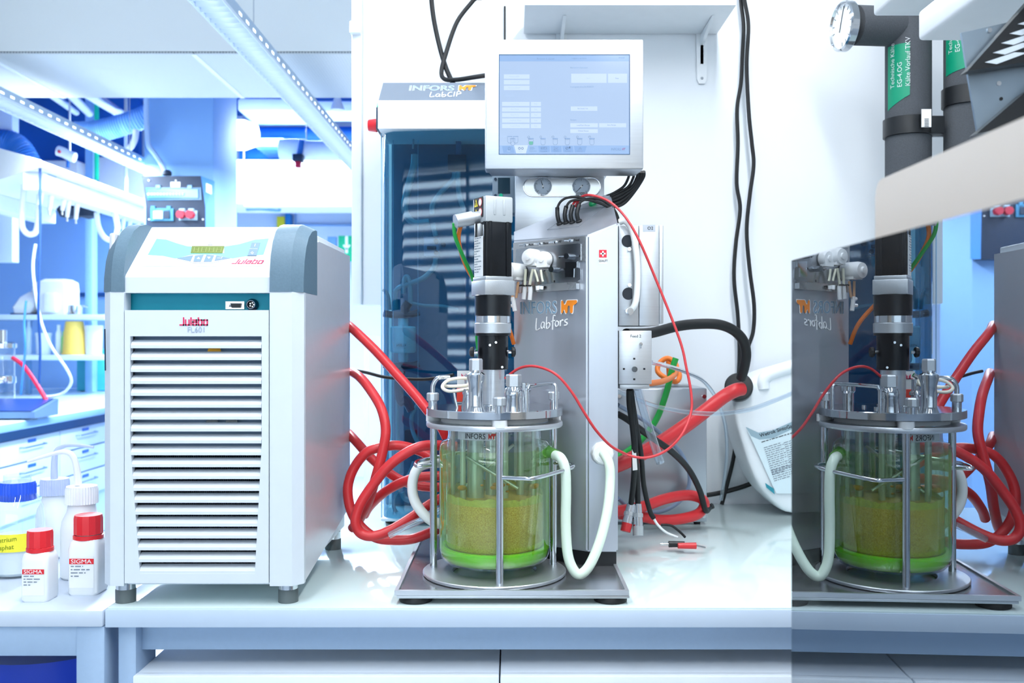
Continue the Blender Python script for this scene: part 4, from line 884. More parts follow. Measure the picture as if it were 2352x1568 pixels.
# motor cables run down behind the stack
for nm, L, mt, r, lb in (('motor_cable', [(1043, 512, 1.69), (1046, 545, 1.70), (1064, 590, 1.73), (1086, 640, 1.76), (1098, 700, 1.78), (1095, 760, 1.79), (1100, 815, 1.80), (1108, 850, 1.79), (1085, 905, 1.77)], GREEN, .0036, 'green cable running down behind the stirrer motor'),
                         ('motor_cable', [(1060, 512, 1.70), (1053, 550, 1.71), (1066, 600, 1.74), (1090, 645, 1.77), (1130, 700, 1.82), (1165, 745, 1.83), (1180, 790, 1.84)], ORANGE, .0040, 'orange cable running down behind the stirrer motor')):
    solo(MB().tube([P(*q) for q in L], r, n=10), nm, mt, lb, 'cable')
# ------------------------------------------------------------------ cleaning station with tinted hood behind the reactor
CXL, CXR, YH = PX(868, 2.22), .10, 2.22
K = thing('cleaning_station', 'tall cleaning station with dark blue tinted hood and white header', 'cleaning station', ((CXL + CXR) / 2, 2.35, BT))
zh0, zh1, zh2 = PZ(295, YH), PZ(232, YH), PZ(190, 2.30)
hw_ = MB().extr([(CXL, YH, zh0), (CXL, YH, zh1), (CXL, YH + .002, zh1 + .002), (CXL, 2.40, zh1 + .002), (CXL, 2.40, zh0)], (CXR - CXL, 0, 0)).obj('header', WHITE, K, angle=20)
x2 = PX(880, 2.30)
vs = [(CXL + .001, YH + .001, zh1 + .001), (CXR, YH + .001, zh1 + .001), (CXR, 2.30, zh2), (x2, 2.30, zh2), (CXL + .001, 2.42, zh1), (CXR, 2.42, zh1), (CXR, 2.42, zh2), (x2, 2.42, zh2)]
MB().add(vs, [(0, 1, 2, 3), (4, 7, 6, 5), (3, 2, 6, 7), (0, 3, 7, 4), (1, 5, 6, 2), (0, 4, 5, 1)]).obj('sloped_fascia', mat('fascia_grey', (112, 124, 140), .5), K, smooth=False)
fp0 = Vector((0, YH + .001, zh1 + .001)); fp1 = Vector((0, 2.30, zh2)); fV = (fp1 - fp0).normalized(); fN = Vector((1, 0, 0)).cross(fV).normalized(); FSP = (fp0, fN)
logo(K, hit(*ip('d1', 432, 653), *FSP) + fN * .0004, (1, 0, 0), fV, .028, mat('fascia_ink', (150, 176, 200), .4), ORINK, WINK, gap=.80)
handword(K, 'LabCIP', hit(*ip('d1', 588, 700), *FSP) + fN * .0004, (1, 0, 0), fV, .026, WINK, w_=.1, slope=.03)
MB().box(PX(862, YH), CXL - .0005, YH + .01, YH + .10, PZ(295, YH), PZ(243, YH), .002).obj('switch_plate', mat('switch_plate', (54, 70, 90), .4), K)
c0 = Vector((PX(862, YH), YH + .05, PZ(277, YH)))
MB().lathe(c0, [(.013, 0), (.016, .004), (.0135, .022), (.012, .024)], 20, M=Matrix.Rotation(-math.pi / 2, 4, 'Y'), capt=True).obj('emergency_stop', mat('stop_red', (228, 44, 56), .35), K)
MB().cyl(Vector((CXL, YH + .04, PZ(236, YH))), Vector((CXL - .007, YH + .04, PZ(236, YH))), .008, n=16).obj('pilot_lamp', mat('lamp_green', (40, 190, 150), .2), K)
# hood: bulged front bent round the left corner
ACR = clear('tinted_acrylic', (112, 176, 198), .07, .70, .03, power=3.0, gcol=(225, 240, 255))
hx0, hx1 = PX(876, 2.26), CXR - .002
pr = [(hx0, 2.40), (hx0, 2.30), (hx0 + .004, 2.275), (hx0 + .014, 2.258), (hx0 + .030, 2.246)]
for i in range(1, 15):
    u = i / 14; pr.append((hx0 + .030 + (hx1 - hx0 - .030) * u, 2.246 - .030 * math.sin(math.pi * u * .55)))
zb0 = PZ(1188, 2.26)
loops = [[(x, y, z) for x, y in pr] for z in (zb0, zh0 - .002)]
n = len(pr); m = MB().add(loops[0] + loops[1], [(i, i + 1, n + i + 1, n + i) for i in range(n - 1)])
m.obj('tinted_hood', ACR, K, angle=60)
m = MB().tube([(hx0 + .0, 2.262, zb0), (hx0 + .0, 2.262, zh0 - .002)], .0016, n=6, smooth=False); m.obj('hood_edge', mat('hood_edge', (150, 190, 220), .2), K)
for px_ in (903, 960): MB().box(PX(px_, 2.30) - .0006, PX(px_, 2.30) + .0006, 2.30, 2.302, zb0, zh0 - .01).obj('inner_rail', mat('hood_edge', (150, 190, 220), .2), K)
BLU = mat('station_body', (44, 116, 150), .5, var=.15, vscale=3)
MB().box(CXL + .006, CXR, 2.42, 2.54, zb0, zh0 + .05, .004).obj('rear_body', BLU, K)
MB().box(CXL + .002, CXR, 2.25, 2.54, PZ(1196, 2.26), zb0, .004).obj('base_plate', mat('station_base', (190, 206, 218), .4), K)
for x, y in ((PX(907, 2.29), 2.29), (CXR - .04, 2.29), (PX(907, 2.29), 2.5)):
    MB().lathe((x, y, BT), [(.022, 0), (.024, .004), (.018, .012)], 20, capb=True, capt=True).obj('rubber_foot', RUBBER, K)
# fittings inside the hood
GT = mat('grey_tube', (150, 172, 186), .35); DKB = mat('station_dark', (18, 48, 74), .4)
def inside(L, r, mt=GT, nm='inner_tube', Y=2.33): MB().tube(pts('d4', Y, L), r, n=10).obj(nm, mt, K)
inside([(460, 225), (455, 300), (420, 430), (390, 580), (410, 660), (470, 698), (560, 690)], .0085)
inside([(735, 350), (725, 400), (640, 490), (585, 570), (580, 640)], .0062); inside([(760, 345), (758, 420), (770, 520), (800, 610)], .0062)
inside([(585, 700), (605, 790)], .006); inside([(605, 940), (590, 1010), (520, 1080), (420, 1120), (350, 1150), (325, 1190), (330, 1300)], .0062)
inside([(380, 1190), (385, 1110), (405, 1070), (425, 1120), (430, 1260)], .0058); inside([(240, 1160), (275, 1200), (288, 1300)], .004)
inside([(450, 120), (450, 185)], .0025); inside([(430, 1250), (520, 1270), (650, 1275), (760, 1300)], .004)
for x0_, y0_, x1_, y1_, mt, nm, yy in ((690, 228, 815, 335, DKB, 'inner_box', 2.36), (525, 798, 632, 932, mat('valve_plate', (96, 146, 184), .3), 'valve_plate', 2.35), (545, 860, 610, 885, DKB, 'valve_display', 2.345),
                                       (815, 795, 868, 930, mat('inner_hatch', (52, 112, 156), .4), 'inner_hatch', 2.40), (812, 1080, 868, 1210, mat('inner_hatch'), 'inner_hatch', 2.40), (815, 1365, 868, 1490, mat('inner_hatch'), 'inner_hatch', 2.40), (745, 40, 780, 230, mat('inner_hatch'), 'inner_post', 2.37)):
    a = P(*ip('d4', x0_, y1_), yy); c = P(*ip('d4', x1_, y0_), yy); MB().box(a.x, c.x, yy - .008, yy + .02, a.z, c.z, .002).obj(nm, mt, K)
for x, y in ((608, 825), (608, 905), (658, 850)):
    c0 = P(*ip('d4', x, y), 2.338); MB().cyl(c0, c0 + NY * -.01, .006, n=12).obj('valve_screw', DKB, K)
# filter capsule clamped at the lower left
Yc = 2.33; cx_ = PX(ip('d4', 380, 0)[0], Yc)
zc = lambda y: PZ(ip('d4', 0, y)[1], Yc)
cap_ = MB().lathe((cx_, Yc, 0), [(.010, zc(1660)), (.012, zc(1640)), (.012, zc(1600)), (.028, zc(1598)), (.031, zc(1585)), (.031, zc(1425)), (.028, zc(1415)), (.0125, zc(1412)), (.0125, zc(1360)), (.010, zc(1355))], 28, capb=True, capt=True).obj('filter_capsule', mat('capsule_milky', (226, 234, 242), .35), K)
MB().box(cx_ - .012, cx_ + .012, Yc - .033, Yc - .0315, zc(1560), zc(1528)).obj('capsule_label', mat('capsule_label', (196, 214, 228), .5), cap_)
text('capsule_lettering', 'KLEEN', .008, (cx_ + .011, Yc - .0332, zc(1553)), (-1, 0, 0), (0, 0, 1), INK, cap_)
for y in (1335, 1690): 
    L = [(245, y - 10), (320, y), (440, y - 5), (490, y - 20)]
    MB().tube(pts('d4', 2.318, L), .0085, n=10).obj('capsule_clamp', DKB, K)
MB().tube(pts('d4', 2.32, [(400, 1330), (395, 1290), (420, 1250)]), .011, n=12).obj('clamp_head', DKB, K)
for L in ([(385, 905, 2.33), (372, 860, 2.33), (380, 800, 2.33)],): pass
def in5(L, r, mt, nm, Y=2.34): MB().tube(pts('d5', Y, L), r, n=10).obj(nm, mt, K)
in5([(410, 320), (395, 430), (410, 530), (440, 520), (480, 590)], .011, mat('dim_red', (150, 60, 90), .4), 'inner_tube'); in5([(385, 430), (385, 700), (400, 1000)], .004, GT, 'inner_tube')
in5([(495, 930), (470, 1000), (400, 1110), (360, 1200), (380, 1265), (450, 1280)], .0045, GT, 'inner_tube'); in5([(520, 550), (485, 610), (480, 680), (500, 760), (530, 810)], .005, GT, 'inner_tube')
in5([(415, 1135), (430, 1170), (470, 1190)], .0065, GT, 'inner_tube')
a = P(*ip('d5', 435, 880), 2.37); c = P(*ip('d5', 520, 715), 2.37); MB().box(a.x, c.x, 2.36, 2.38, a.z, c.z, .003).obj('inner_box', DKB, K)
# small grey instrument at the tower's left shoulder
a = P(1131, 456, 2.0); c = P(1180, 401, 2.0)
I = thing('panel_instrument', 'small grey panel instrument with dark display below the touch screen', 'instrument', (a.x, 2.0, a.z))
MB().box(a.x, c.x + .02, 2.0, 2.06, a.z - .03, c.z + .02, .002).obj('case', mat('instrument_grey', (122, 142, 160), .45), I)
decal('display', 'd1', [(1078, 1280), (1165, 1280), (1165, 1395), (1078, 1395)], (Vector((0, 2.0, 0)), NY), mat('instrument_dark', (16, 48, 64), .25), I)
for y in (1290, 1408): c0 = P(*ip('d1', 1060, y), 2.0); MB().cyl(c0, c0 + NY * .002, .003, n=12).obj('case_screw', DKB, I)
c0 = P(*ip('d1', 1100, 1408), 2.0); MB().cyl(c0, c0 + NY * .003, .004, n=12).obj('green_key', mat('lamp_green'), I)
# perforated screen standing behind the station
x0_, x1_, z0_, z1_ = PX(842, 2.75), PX(905, 2.75), .9, PZ(770, 2.75)
m = MB(); nx, nz_ = 8, 36
vs = []; fs = []
for j in range(nz_ + 1):
    for i in range(nx + 1): vs.append((x0_ + (x1_ - x0_) * i / nx, 2.75, z0_ + (z1_ - z0_) * j / nz_))
m.add(vs, [(j * (nx + 1) + i, j * (nx + 1) + i + 1, (j + 1) * (nx + 1) + i + 1, (j + 1) * (nx + 1) + i) for j in range(nz_) for i in range(nx)])
r_ = bmesh.ops.inset_individual(m.b, faces=m.b.faces[:], thickness=.0023)
inner = [f for f in m.b.faces if len(f.verts) == 4 and f.calc_area() < ((x1_ - x0_) / nx - .004) * ((z1_ - z0_) / nz_ - .004) * 1.05 and all(len(v.link_faces) == 3 for v in f.verts)]
bmesh.ops.delete(m.b, geom=inner, context='FACES_ONLY')
PS = thing('perforated_screen', 'white square-holed perforated sheet between chiller and tinted hood', 'screen', ((x0_ + x1_) / 2, 2.75, 0))
m.obj('holed_sheet', WHITE, PS, smooth=False)
for x in (x0_, x1_): MB().box(x - .006, x + .006, 2.744, 2.756, 0, z1_, .001).obj('post', WHITE, PS)

# ------------------------------------------------------------------ red hoses between chiller and reactor
def hose(name, k, L, r, material, label, cat='hose', group=None, n=12, Y=1.9): return solo(MB().tube(pts(k, Y, L), r, n=n), name, material, label, cat, group)
RH = .0098; G = 'red coolant hoses by the chiller'
hose('coolant_hose', 'd5', [(60, 20, 2.06), (115, 68, 2.02), (250, 200, 1.98), (380, 345, 1.94), (500, 480, 1.90), (590, 590, 1.875), (680, 700, 1.87), (740, 830, 1.88)], RH, RED, 'straight red hose slanting down from the chiller towards the reactor lid', group=G)
hose('coolant_hose', 'd5', [(80, 330, 2.06), (140, 370, 2.00), (215, 465, 1.95), (280, 580, 1.90), (308, 720, 1.88), (285, 870, 1.87), (240, 1040, 1.87), (190, 1200, 1.90), (130, 1320, 1.94), (85, 1372, 1.965)], RH, RED, 'red hose dropping steeply beside the chiller and crossing the loops', group=G)
hose('coolant_hose', 'd5', [(780, 830, 1.85), (650, 820, 1.84), (540, 828, 1.83), (430, 880, 1.825), (320, 965, 1.82), (215, 1095, 1.82), (135, 1220, 1.815), (105, 1330, 1.81), (140, 1405, 1.81), (225, 1425, 1.81), (340, 1385, 1.82), (480, 1300, 1.84), (600, 1215, 1.86), (760, 1130, 1.86)], RH, RED, 'red hose looped in front, its bend nearest the bench edge', group=G)
hose('coolant_hose', 'd5', [(760, 990, 1.90), (650, 920, 1.91), (540, 860, 1.92), (420, 825, 1.92), (320, 825, 1.915), (190, 862, 1.91), (100, 965, 1.91), (55, 1100, 1.90), (75, 1250, 1.89), (140, 1360, 1.885), (240, 1435, 1.88), (370, 1452, 1.88), (500, 1440, 1.88), (650, 1380, 1.87)], RH, RED, 'red hose in a wide loop almost touching the chiller side', group=G)
hose('coolant_hose', 'd5', [(60, 740, 2.06), (115, 800, 2.02), (210, 905, 2.0), (330, 1005, 1.97), (430, 1062, 1.95), (560, 1095, 1.94), (760, 1100, 1.94)], RH, RED, 'red hose lying behind the loops, low in front of the tinted hood', group=G)
hose('coolant_hose', 'd5', [(165, 1285, 1.99), (205, 1220, 1.97), (310, 1125, 1.93), (430, 1062, 1.915), (540, 1032, 1.905), (760, 1022, 1.9)], RH, RED, 'red hose arching up from the bench behind the loops', group=G)
hose('drain_line', 'd5', [(330, 1420, 1.80), (460, 1355, 1.80), (560, 1310, 1.80), (690, 1240, 1.80)], .0062, clear('clear_tube', (232, 240, 248), .14, .75, .05, power=1.8), 'clear plastic tube lying under the red hoses', 'tube')
# milky silicone hoses
hose('silicone_hose', 'd5', [(660, 935, 1.83), (590, 940, 1.81), (520, 975, 1.80), (487, 1065, 1.80), (495, 1170, 1.80), (545, 1260, 1.80), (620, 1325, 1.80), (700, 1350, 1.81)], .0098, mat('white_silicone', (246, 250, 250), .25), 'thick white silicone hose curving behind the left vessel pillar')
SILG = mat('green_white_silicone', (226, 244, 228), .16, coat=.3)
hose('silicone_hose', 'd3', [(1050, 572, 1.66), (1085, 590, 1.645), (1112, 660, 1.64), (1117, 800, 1.64), (1115, 1000, 1.64), (1128, 1180, 1.635), (1165, 1275, 1.63), (1205, 1298, 1.63), (1262, 1240, 1.635), (1325, 1090, 1.65), (1370, 900, 1.67), (1386, 720, 1.69), (1378, 620, 1.70), (1345, 562, 1.725)], .0088, SILG, 'milky green silicone hose hanging in a deep loop right of the vessel', n=16)
hose('gas_tube', 'd2', [(1380, 265, 1.79), (1420, 258, 1.785), (1465, 310, 1.785), (1495, 420, 1.785), (1513, 600, 1.785), (1512, 780, 1.785), (1495, 900, 1.785), (1455, 950, 1.79)], .0062, mat('white_silicone'), 'white gas tube bowed over the steel gas modules', 'tube')
# thin red probe cable
RCB = [P(1160, 869, 1.69)] + pts('d3', 1.68, [(830, 42), (930, 30, 1.66), (1050, 75, 1.64), (1150, 185, 1.635), (1230, 315, 1.635), (1300, 420, 1.64), (1390, 515, 1.66), (1480, 565, 1.68)]) + pts('d6', 1.70, [(90, 897), (210, 918), (330, 880), (430, 785), (488, 650, 1.72), (490, 530, 1.73), (462, 380, 1.74), (418, 200, 1.75)]) + pts('d2', 1.76, [(1650, 690), (1510, 370), (1400, 200, 1.78), (1280, 98, 1.80), (1150, 60, 1.82), (1080, 80, 1.835), (1040, 150, 1.845)])
solo(MB().tube(RCB, .0024, n=10), 'probe_cable', REDT, 'thin red cable arching from the vessel lid round to the tower top', 'cable')
G = 'black probe leads on the tower'
for L, lb in (([(785, 625), (830, 530), (920, 465), (1040, 445), (1160, 455), (1330, 500), (1560, 580), (1700, 680), (1770, 790), (1785, 870)], 'black probe lead arching highest over the tower top'),
              ([(935, 600), (980, 530), (1060, 495), (1200, 488), (1400, 510), (1600, 590), (1720, 700), (1790, 860)], 'black probe lead from the second plug of the tower'),
              ([(1145, 565), (1180, 515), (1280, 475), (1420, 470), (1560, 520), (1690, 620), (1760, 730), (1800, 850)], 'black probe lead from the rightmost plug of the tower')):
    hose('probe_lead', 'f4', L, .0024, RUBBER, lb, 'cable', G, 10, 1.83)
hose('probe_lead', 'f4', [(1040, 575), (1060, 535), (1110, 500)], .0022, RED, 'short red lead from the third plug of the tower', 'cable', None, 8, 1.835)
G = 'black cable bundle below the screen'
for i, (xa, xb, yb) in enumerate(((1960, 1690, 415), (2040, 1700, 440), (2105, 1720, 470), (2150, 1730, 510), (2185, 1740, 560), (2200, 1760, 600))):
    hose('screen_cable', 'f4', [(xa, 30, 1.86), (xa - 10, 120, 1.87), (xa - 80 - i * 12, 260 + i * 14, 1.88), (xb + 60 + i * 12, yb - 60, 1.88), (xb - 60, yb, 1.88), (1560, 440 + i * 18, 1.89)], .0026 if i < 2 else .0036, RUBBER,
         ('innermost thin black cable curving below the screen', 'second black cable from the inside of the bundle below the screen', 'third black cable from the inside of the bundle below the screen', 'fourth black cable from the inside of the bundle below the screen', 'next to outermost black cable of the bundle below the screen', 'outermost thick black cable sweeping below the screen corner')[i], 'cable', G, 10)
# black cable behind the hoses at bench level, card tag by the lid, loop of cream tube on the lid
hose('power_cable', 'd5', [(100, 320, 2.1), (180, 335, 2.08), (300, 365, 2.06), (450, 378, 2.04), (600, 378, 2.02), (760, 350, 2.0)], .0036, RUBBER, 'black cable running level in front of the tinted hood', 'cable')
CARD = thing('notice_card', 'white and red card standing behind the lid fittings', 'card', P(1075, 900, 1.80))
MB().box(PX(1050, 1.80), PX(1104, 1.80), 1.80, 1.802, PZ(925, 1.80), PZ(851, 1.80)).obj('sheet', PAPER, CARD)
MB().box(PX(1049, 1.80), PX(1104, 1.80), 1.799, 1.80, PZ(922, 1.80), PZ(892, 1.80)).obj('red_field', mat('card_red', (240, 66, 50), .5), CARD)
blockword(CARD, 'Julabo', P(1056, 868, 1.7995), (1, 0, 0), (0, 0, 1), 9 * 1.8 / F, PINK, lw=.2)
solo(MB().tube([P(1076, 892, 1.69), P(1060, 896, 1.67), P(1030, 898, 1.665), P(1016, 888, 1.67), P(1030, 873, 1.68), P(1060, 868, 1.69), P(1078, 872, 1.70), P(1074, 884, 1.69), P(1040, 887, 1.675), P(1018, 886, 1.69)], .0030, n=10), 'cream_tube', mat('cream_tube', (238, 232, 216), .4), 'cream rubber tube looped between the lid fittings', 'tube')

# ------------------------------------------------------------------ right of the tower
YX = 2.257
SB = thing('steel_supply_box', 'brushed steel supply box standing on the bench by the wall', 'box', (.38, 2.35, BT))
bx1 = PX(1624, YX)
MB().box(PX(1400, YX), bx1, YX, YX + .2, BT + .006, PZ(891, YX), .004).obj('case', mat('box_steel', (178, 184, 192), .32, .9, var=.08, vscale=8), SB)
for x, y in ((568, 550), (58, 548), (567, 1267)): c0 = P(*ip('d6', x, y), YX); MB().cyl(c0, c0 + NY * .003, .0048, n=14).obj('case_screw', CHROME, SB)
for x in (PX(1440, YX), bx1 - .02): MB().cyl((x, YX + .02, BT), (x, YX + .02, BT + .008), .008, n=12).obj('rubber_foot', RUBBER, SB)
a = P(*ip('d6', 360, 480), YX + .08); MB().box(a.x - .05, a.x + .045, YX + .05, YX + .1, PZ(891, YX), PZ(891, YX) + .008, .002).obj('hinge_plate', ALU, SB)
hose('feed_cable', 'd6', [(200, 472, 1.86), (260, 468, 1.95), (330, 455, 2.05), (390, 420, 2.20), (400, 360, 2.25), (350, 320, 2.26), (300, 350, 2.26), (290, 400, 2.25), (340, 440, 2.24), (400, 460, 2.26), (420, 420, 2.28), (380, 350, 2.30), (355, 330, 2.3), (360, 440, 2.30)], .0062, ORANGE, 'orange cable coiled in a loop above the steel supply box', 'cable')
hose('earth_cable', 'd6', [(398, 320, 2.20), (375, 390, 2.20), (340, 530, 2.205), (285, 680, 2.21), (200, 800, 2.21), (120, 870, 2.21), (50, 910, 2.21), (-20, 930, 2.21)], .0072, GREEN, 'green cable descending across the steel supply box', 'cable')
hose('waste_hose', 'd6', [(-30, 985, 2.02), (50, 960, 2.04), (150, 915, 2.06), (300, 830, 2.10), (450, 730, 2.14), (570, 640, 2.17), (680, 555, 2.19), (750, 515, 2.19), (795, 503, 2.20)], .0160, RED, 'thick red hose rising to the black cap of the white canister', n=16)
hose('waste_hose', 'd6', [(-30, 1250, 2.06), (60, 1235, 2.08), (200, 1210, 2.10), (330, 1165, 2.13), (460, 1142, 2.16), (545, 1160, 2.18), (570, 1200, 2.19), (530, 1255, 2.17), (420, 1285, 2.15), (300, 1290, 2.14), (200, 1272, 2.12), (60, 1255, 2.11)], .0120, RED, 'red hose in a flat loop at the foot of the steel supply box', n=14)
hose('power_lead', 'd6', [(100, 175, 1.95), (250, 168, 2.05), (400, 130, 2.10), (520, 115, 2.12), (650, 117, 2.13), (740, 150, 2.14), (800, 210, 2.15), (820, 290, 2.16), (810, 370, 2.17), (790, 440, 2.19)], .0115, RUBBER, 'thick black hose arching from the tower to the canister cap', n=14)
CT = clear('clear_tube', (232, 240, 248), .14, .75, .05, power=1.8)
hose('clear_tube', 'd6', [(-10, 500, 2.0), (120, 545, 2.03), (250, 600, 2.06), (400, 635, 2.08), (560, 652, 2.09), (700, 650, 2.1), (850, 625, 2.12), (1000, 570, 2.14), (1120, 520, 2.16)], .0050, CT, 'clear tube sagging across towards the canister', 'tube')
hose('clear_tube', 'd6', [(250, 345, 1.9), (340, 365, 2.0), (450, 400, 2.15), (560, 455, 2.28), (640, 560, 2.34), (690, 700, 2.38), (705, 850, 2.40), (695, 1000, 2.42), (670, 1170, 2.45)], .0046, CT, 'clear tube falling down in front of the white wall', 'tube')
hose('clear_tube', 'd6', [(170, 505, 1.86), (200, 620, 1.87), (250, 780, 1.88), (305, 948, 1.89)], .0085, CT, 'wide clear tube hanging open below the feed pump', 'tube')
hose('grey_lead', 'd6', [(50, 600, 2.0), (200, 690, 2.1), (330, 790, 2.18), (430, 890, 2.2), (480, 1020, 2.21), (460, 1130, 2.22), (380, 1210, 2.2), (280, 1245, 2.18), (150, 1240, 2.15), (50, 1160, 2.1)], .0046, mat('grey_lead', (134, 154, 182), .45), 'blue-grey cable curving down the face of the supply box', 'cable')
hose('black_lead', 'd6', [(50, 655, 1.94), (110, 690, 1.95), (230, 780, 1.98), (360, 870, 2.03), (470, 980, 2.10), (540, 1110, 2.135), (575, 1230, 2.16), (600, 1215, 2.2), (620, 1205, 2.2)], .0068, RUBBER, 'black cable sloping from the tower down the supply box corner', 'cable')
hose('black_lead', 'd6', [(118, 510, 1.86), (120, 600, 1.87), (140, 750, 1.88), (150, 880, 1.89), (145, 1050, 1.92), (130, 1190, 1.95)], .0058, RUBBER, 'left one of two hanging black leads with metal plugs', 'cable')
hose('black_lead', 'd6', [(128, 510, 1.865), (140, 620, 1.875), (150, 760, 1.895), (156, 900, 1.91), (165, 1020, 1.94), (170, 1190, 1.96)], .0058, RUBBER, 'right one of two hanging black leads with metal plugs', 'cable')
for (xa, ya), (xb, yb), cm, lb in (((130, 1195), (95, 1360), RED, 'metal cable plug with red end cap hanging by the tower'), ((168, 1195), (172, 1385), mat('clear_cap', (200, 208, 214), .2, trans=.3), 'metal cable plug with clear end cap beside the red-capped one')):
    a = P(*ip('d6', xa, ya), 1.955); c = P(*ip('d6', xb, yb), 1.94)
    pgt = thing('cable_plug', lb, 'plug', c, 'hanging cable plugs')
    MB().cyl(a, a.lerp(c, .72), .0085, .0105, n=16).obj('sleeve', CHROME, pgt); MB().cyl(a.lerp(c, .3), a.lerp(c, .42), .0112, n=10).obj('knurled_ring', ALU, pgt); MB().cyl(a.lerp(c, .70), c, .0110, .0104, n=16).obj('end_cap', cm, pgt)
MB_ = thing('lead_tag', 'white paper flag wrapped on the hanging black leads', 'tag', P(*ip('d6', 150, 930), 1.885))
MB().extr(pts('d6', 1.885, [(135, 868), (158, 866), (168, 990), (140, 994)]), (0, .001, 0)).obj('flag', PAPER, MB_, smooth=False)
hose('test_lead', 'd6', [(135, 560, 1.88), (160, 720, 1.9), (190, 900, 1.93), (205, 1080, 1.96), (240, 1230, 1.98), (265, 1280, 1.985)], .0052, RUBBER, 'black lead ending in the two test plugs', 'cable')
for L, mt, lb in (([(262, 1275), (290, 1320), (340, 1365), (410, 1395)], WHITE, 'white test wire leading to the red banana plug'), ([(310, 1320), (370, 1325), (420, 1360), (455, 1395)], RUBBER, 'thin black test wire crossing above the banana plugs')):
    hose('test_wire', 'd6', L, .0026, mt, lb, 'wire', None, 8, 1.985)
for (xa, ya), (xb, yb), (xt, yt), mt, lb in (((410, 1398), (520, 1440), (575, 1458), RED, 'red banana plug lying on the bench'), ((450, 1412), (355, 1425), (305, 1430), BLACKP, 'black banana plug lying on the bench')):
    Yp = 1.97 if mt is BLACKP else 1.955; a, c, d = (P(*ip('d6', x, y), Yp) for x, y in ((xa, ya), (xb, yb), (xt, yt)))
    for q in (a, c, d): q.z = max(BT + .0065, min(q.z, BT + .016))
    g = thing('banana_plug', lb, 'plug', (c.x, c.y, BT)); MB().cyl(a, c, .0058, .0066, n=14).obj('grip', mt, g); MB().cyl(c, d, .0024, n=10).obj('pin', CHROME, g)
# white canister leaning at the wall
JM = mat('canister_white', (234, 240, 246), .35)
Yj = 2.36
J = thing('canister', 'white plastic canister with black cap leaning by the wall', 'canister', (PX(1850, Yj), Yj, BT))
jo = [(1690, 905), (1720, 870), (1790, 845), (1960, 800), (2010, 830), (2010, 1140), (1960, 1180), (1820, 1188), (1797, 1178), (1768, 1150), (1748, 1130), (1722, 1085), (1700, 1010), (1682, 950)]
fr = [P(x, y, Yj) for x, y in jo]; cc = sum(fr, Vector()) / len(fr)
lo_ = []
for k, dy in ((.90, 0.0), (.975, .008), (1.0, .022), (1.0, .13), (.96, .15), (.9, .158)): lo_.append([Vector((cc.x + (p.x - cc.x) * k, Yj - .0 + dy, cc.z + (p.z - cc.z) * k)) for p in fr])
zmin = min(p.z for l in lo_ for p in l)
for l in lo_:
    for p in l: p.z += BT + .001 - zmin
bmj = loft(MB(), lo_).obj('body', JM, J, angle=50)
md = bmj.modifiers.new('round', 'SUBSURF'); md.levels = 1; md.render_levels = 2
JP = (Vector((0, Yj - .004, 0)), NY)
lab = MB().extr([hit(*ip('f7', x, y), *JP) for x, y in ((300, 660), (420, 715), (560, 690), (740, 610), (1300, 420), (1300, 1290), (740, 1290), (590, 1290), (480, 1050), (390, 850))], NY * .0006).obj('label', mat('canister_label', (214, 232, 240), .5), J, smooth=False)
MB().extr([hit(*ip('f7', x, y), *JP) + NY * .0008 for x, y in ((300, 660), (420, 715), (560, 690), (740, 610), (1300, 420), (1300, 490), (740, 680), (560, 765), (430, 780), (350, 745))], NY * .0003).obj('label_band', mat('label_band', (150, 176, 190), .5), lab, smooth=False)
tu = (hit(*ip('f7', 740, 665), *JP) - hit(*ip('f7', 435, 758), *JP)).normalized(); tv = NY.cross(tu) if NY.cross(tu).z > 0 else tu.cross(NY)
text('label_lettering', 'Wetrok SintoGard', .0122, hit(*ip('f7', 437, 758), *JP) + NY * .0013, tu, tv, INK, lab, offset=.012)
fineprint(lab, hit(*ip('f7', 450, 808), *JP) + NY * .001, tu, tv, [1.0], .14, .0055, INK)
fineprint(lab, hit(*ip('f7', 472, 862), *JP) + NY * .001, tu, tv, [.8, .9, .75, .95, .8, .9, .85, .9, .7, .9, .95, .8, .9, .6], .055, .0052, GREYINK)
fineprint(lab, hit(*ip('f7', 660, 815), *JP) + NY * .001, tu, tv, [.9, .8, .95, .9, .75, .9, .8, .95, .9, .85, .9, .7], .055, .0052, GREYINK)
fineprint(lab, hit(*ip('f7', 540, 1080), *JP) + NY * .001, tu, tv, [.9, .8, .95, .9, .75, .5], .08, .0052, GREYINK)
decal('label_stamp', 'f7', [(483, 1190), (565, 1245), (575, 1300), (495, 1235)], JP, mat('teal_stamp', (40, 140, 160), .5), lab, .0003, .0008)
# embossed grip
MB().tube([hit(*ip('f7', x, y), *JP) + Vector((0, .012, 0)) for x, y in ((480, 300), (480, 220), (540, 165), (640, 130), (760, 90))], .016, n=12).obj('grip', JM, J)
c0 = P(1703, 893, Yj - .022)
cpm = Matrix.Rotation(math.radians(78), 4, 'X') @ Matrix.Rotation(math.radians(-12), 4, 'Y')
cpj = MB().lathe(c0 + Vector((0, .03, 0)), [(.024, -.02), (.034, 0), (.0345, .004), (.0345, .026), (.031, .031), (.014, .032), (.014, .036), (.0001, .036)], 28, M=cpm, capb=True).obj('screw_cap', BLACKP, J, angle=30)
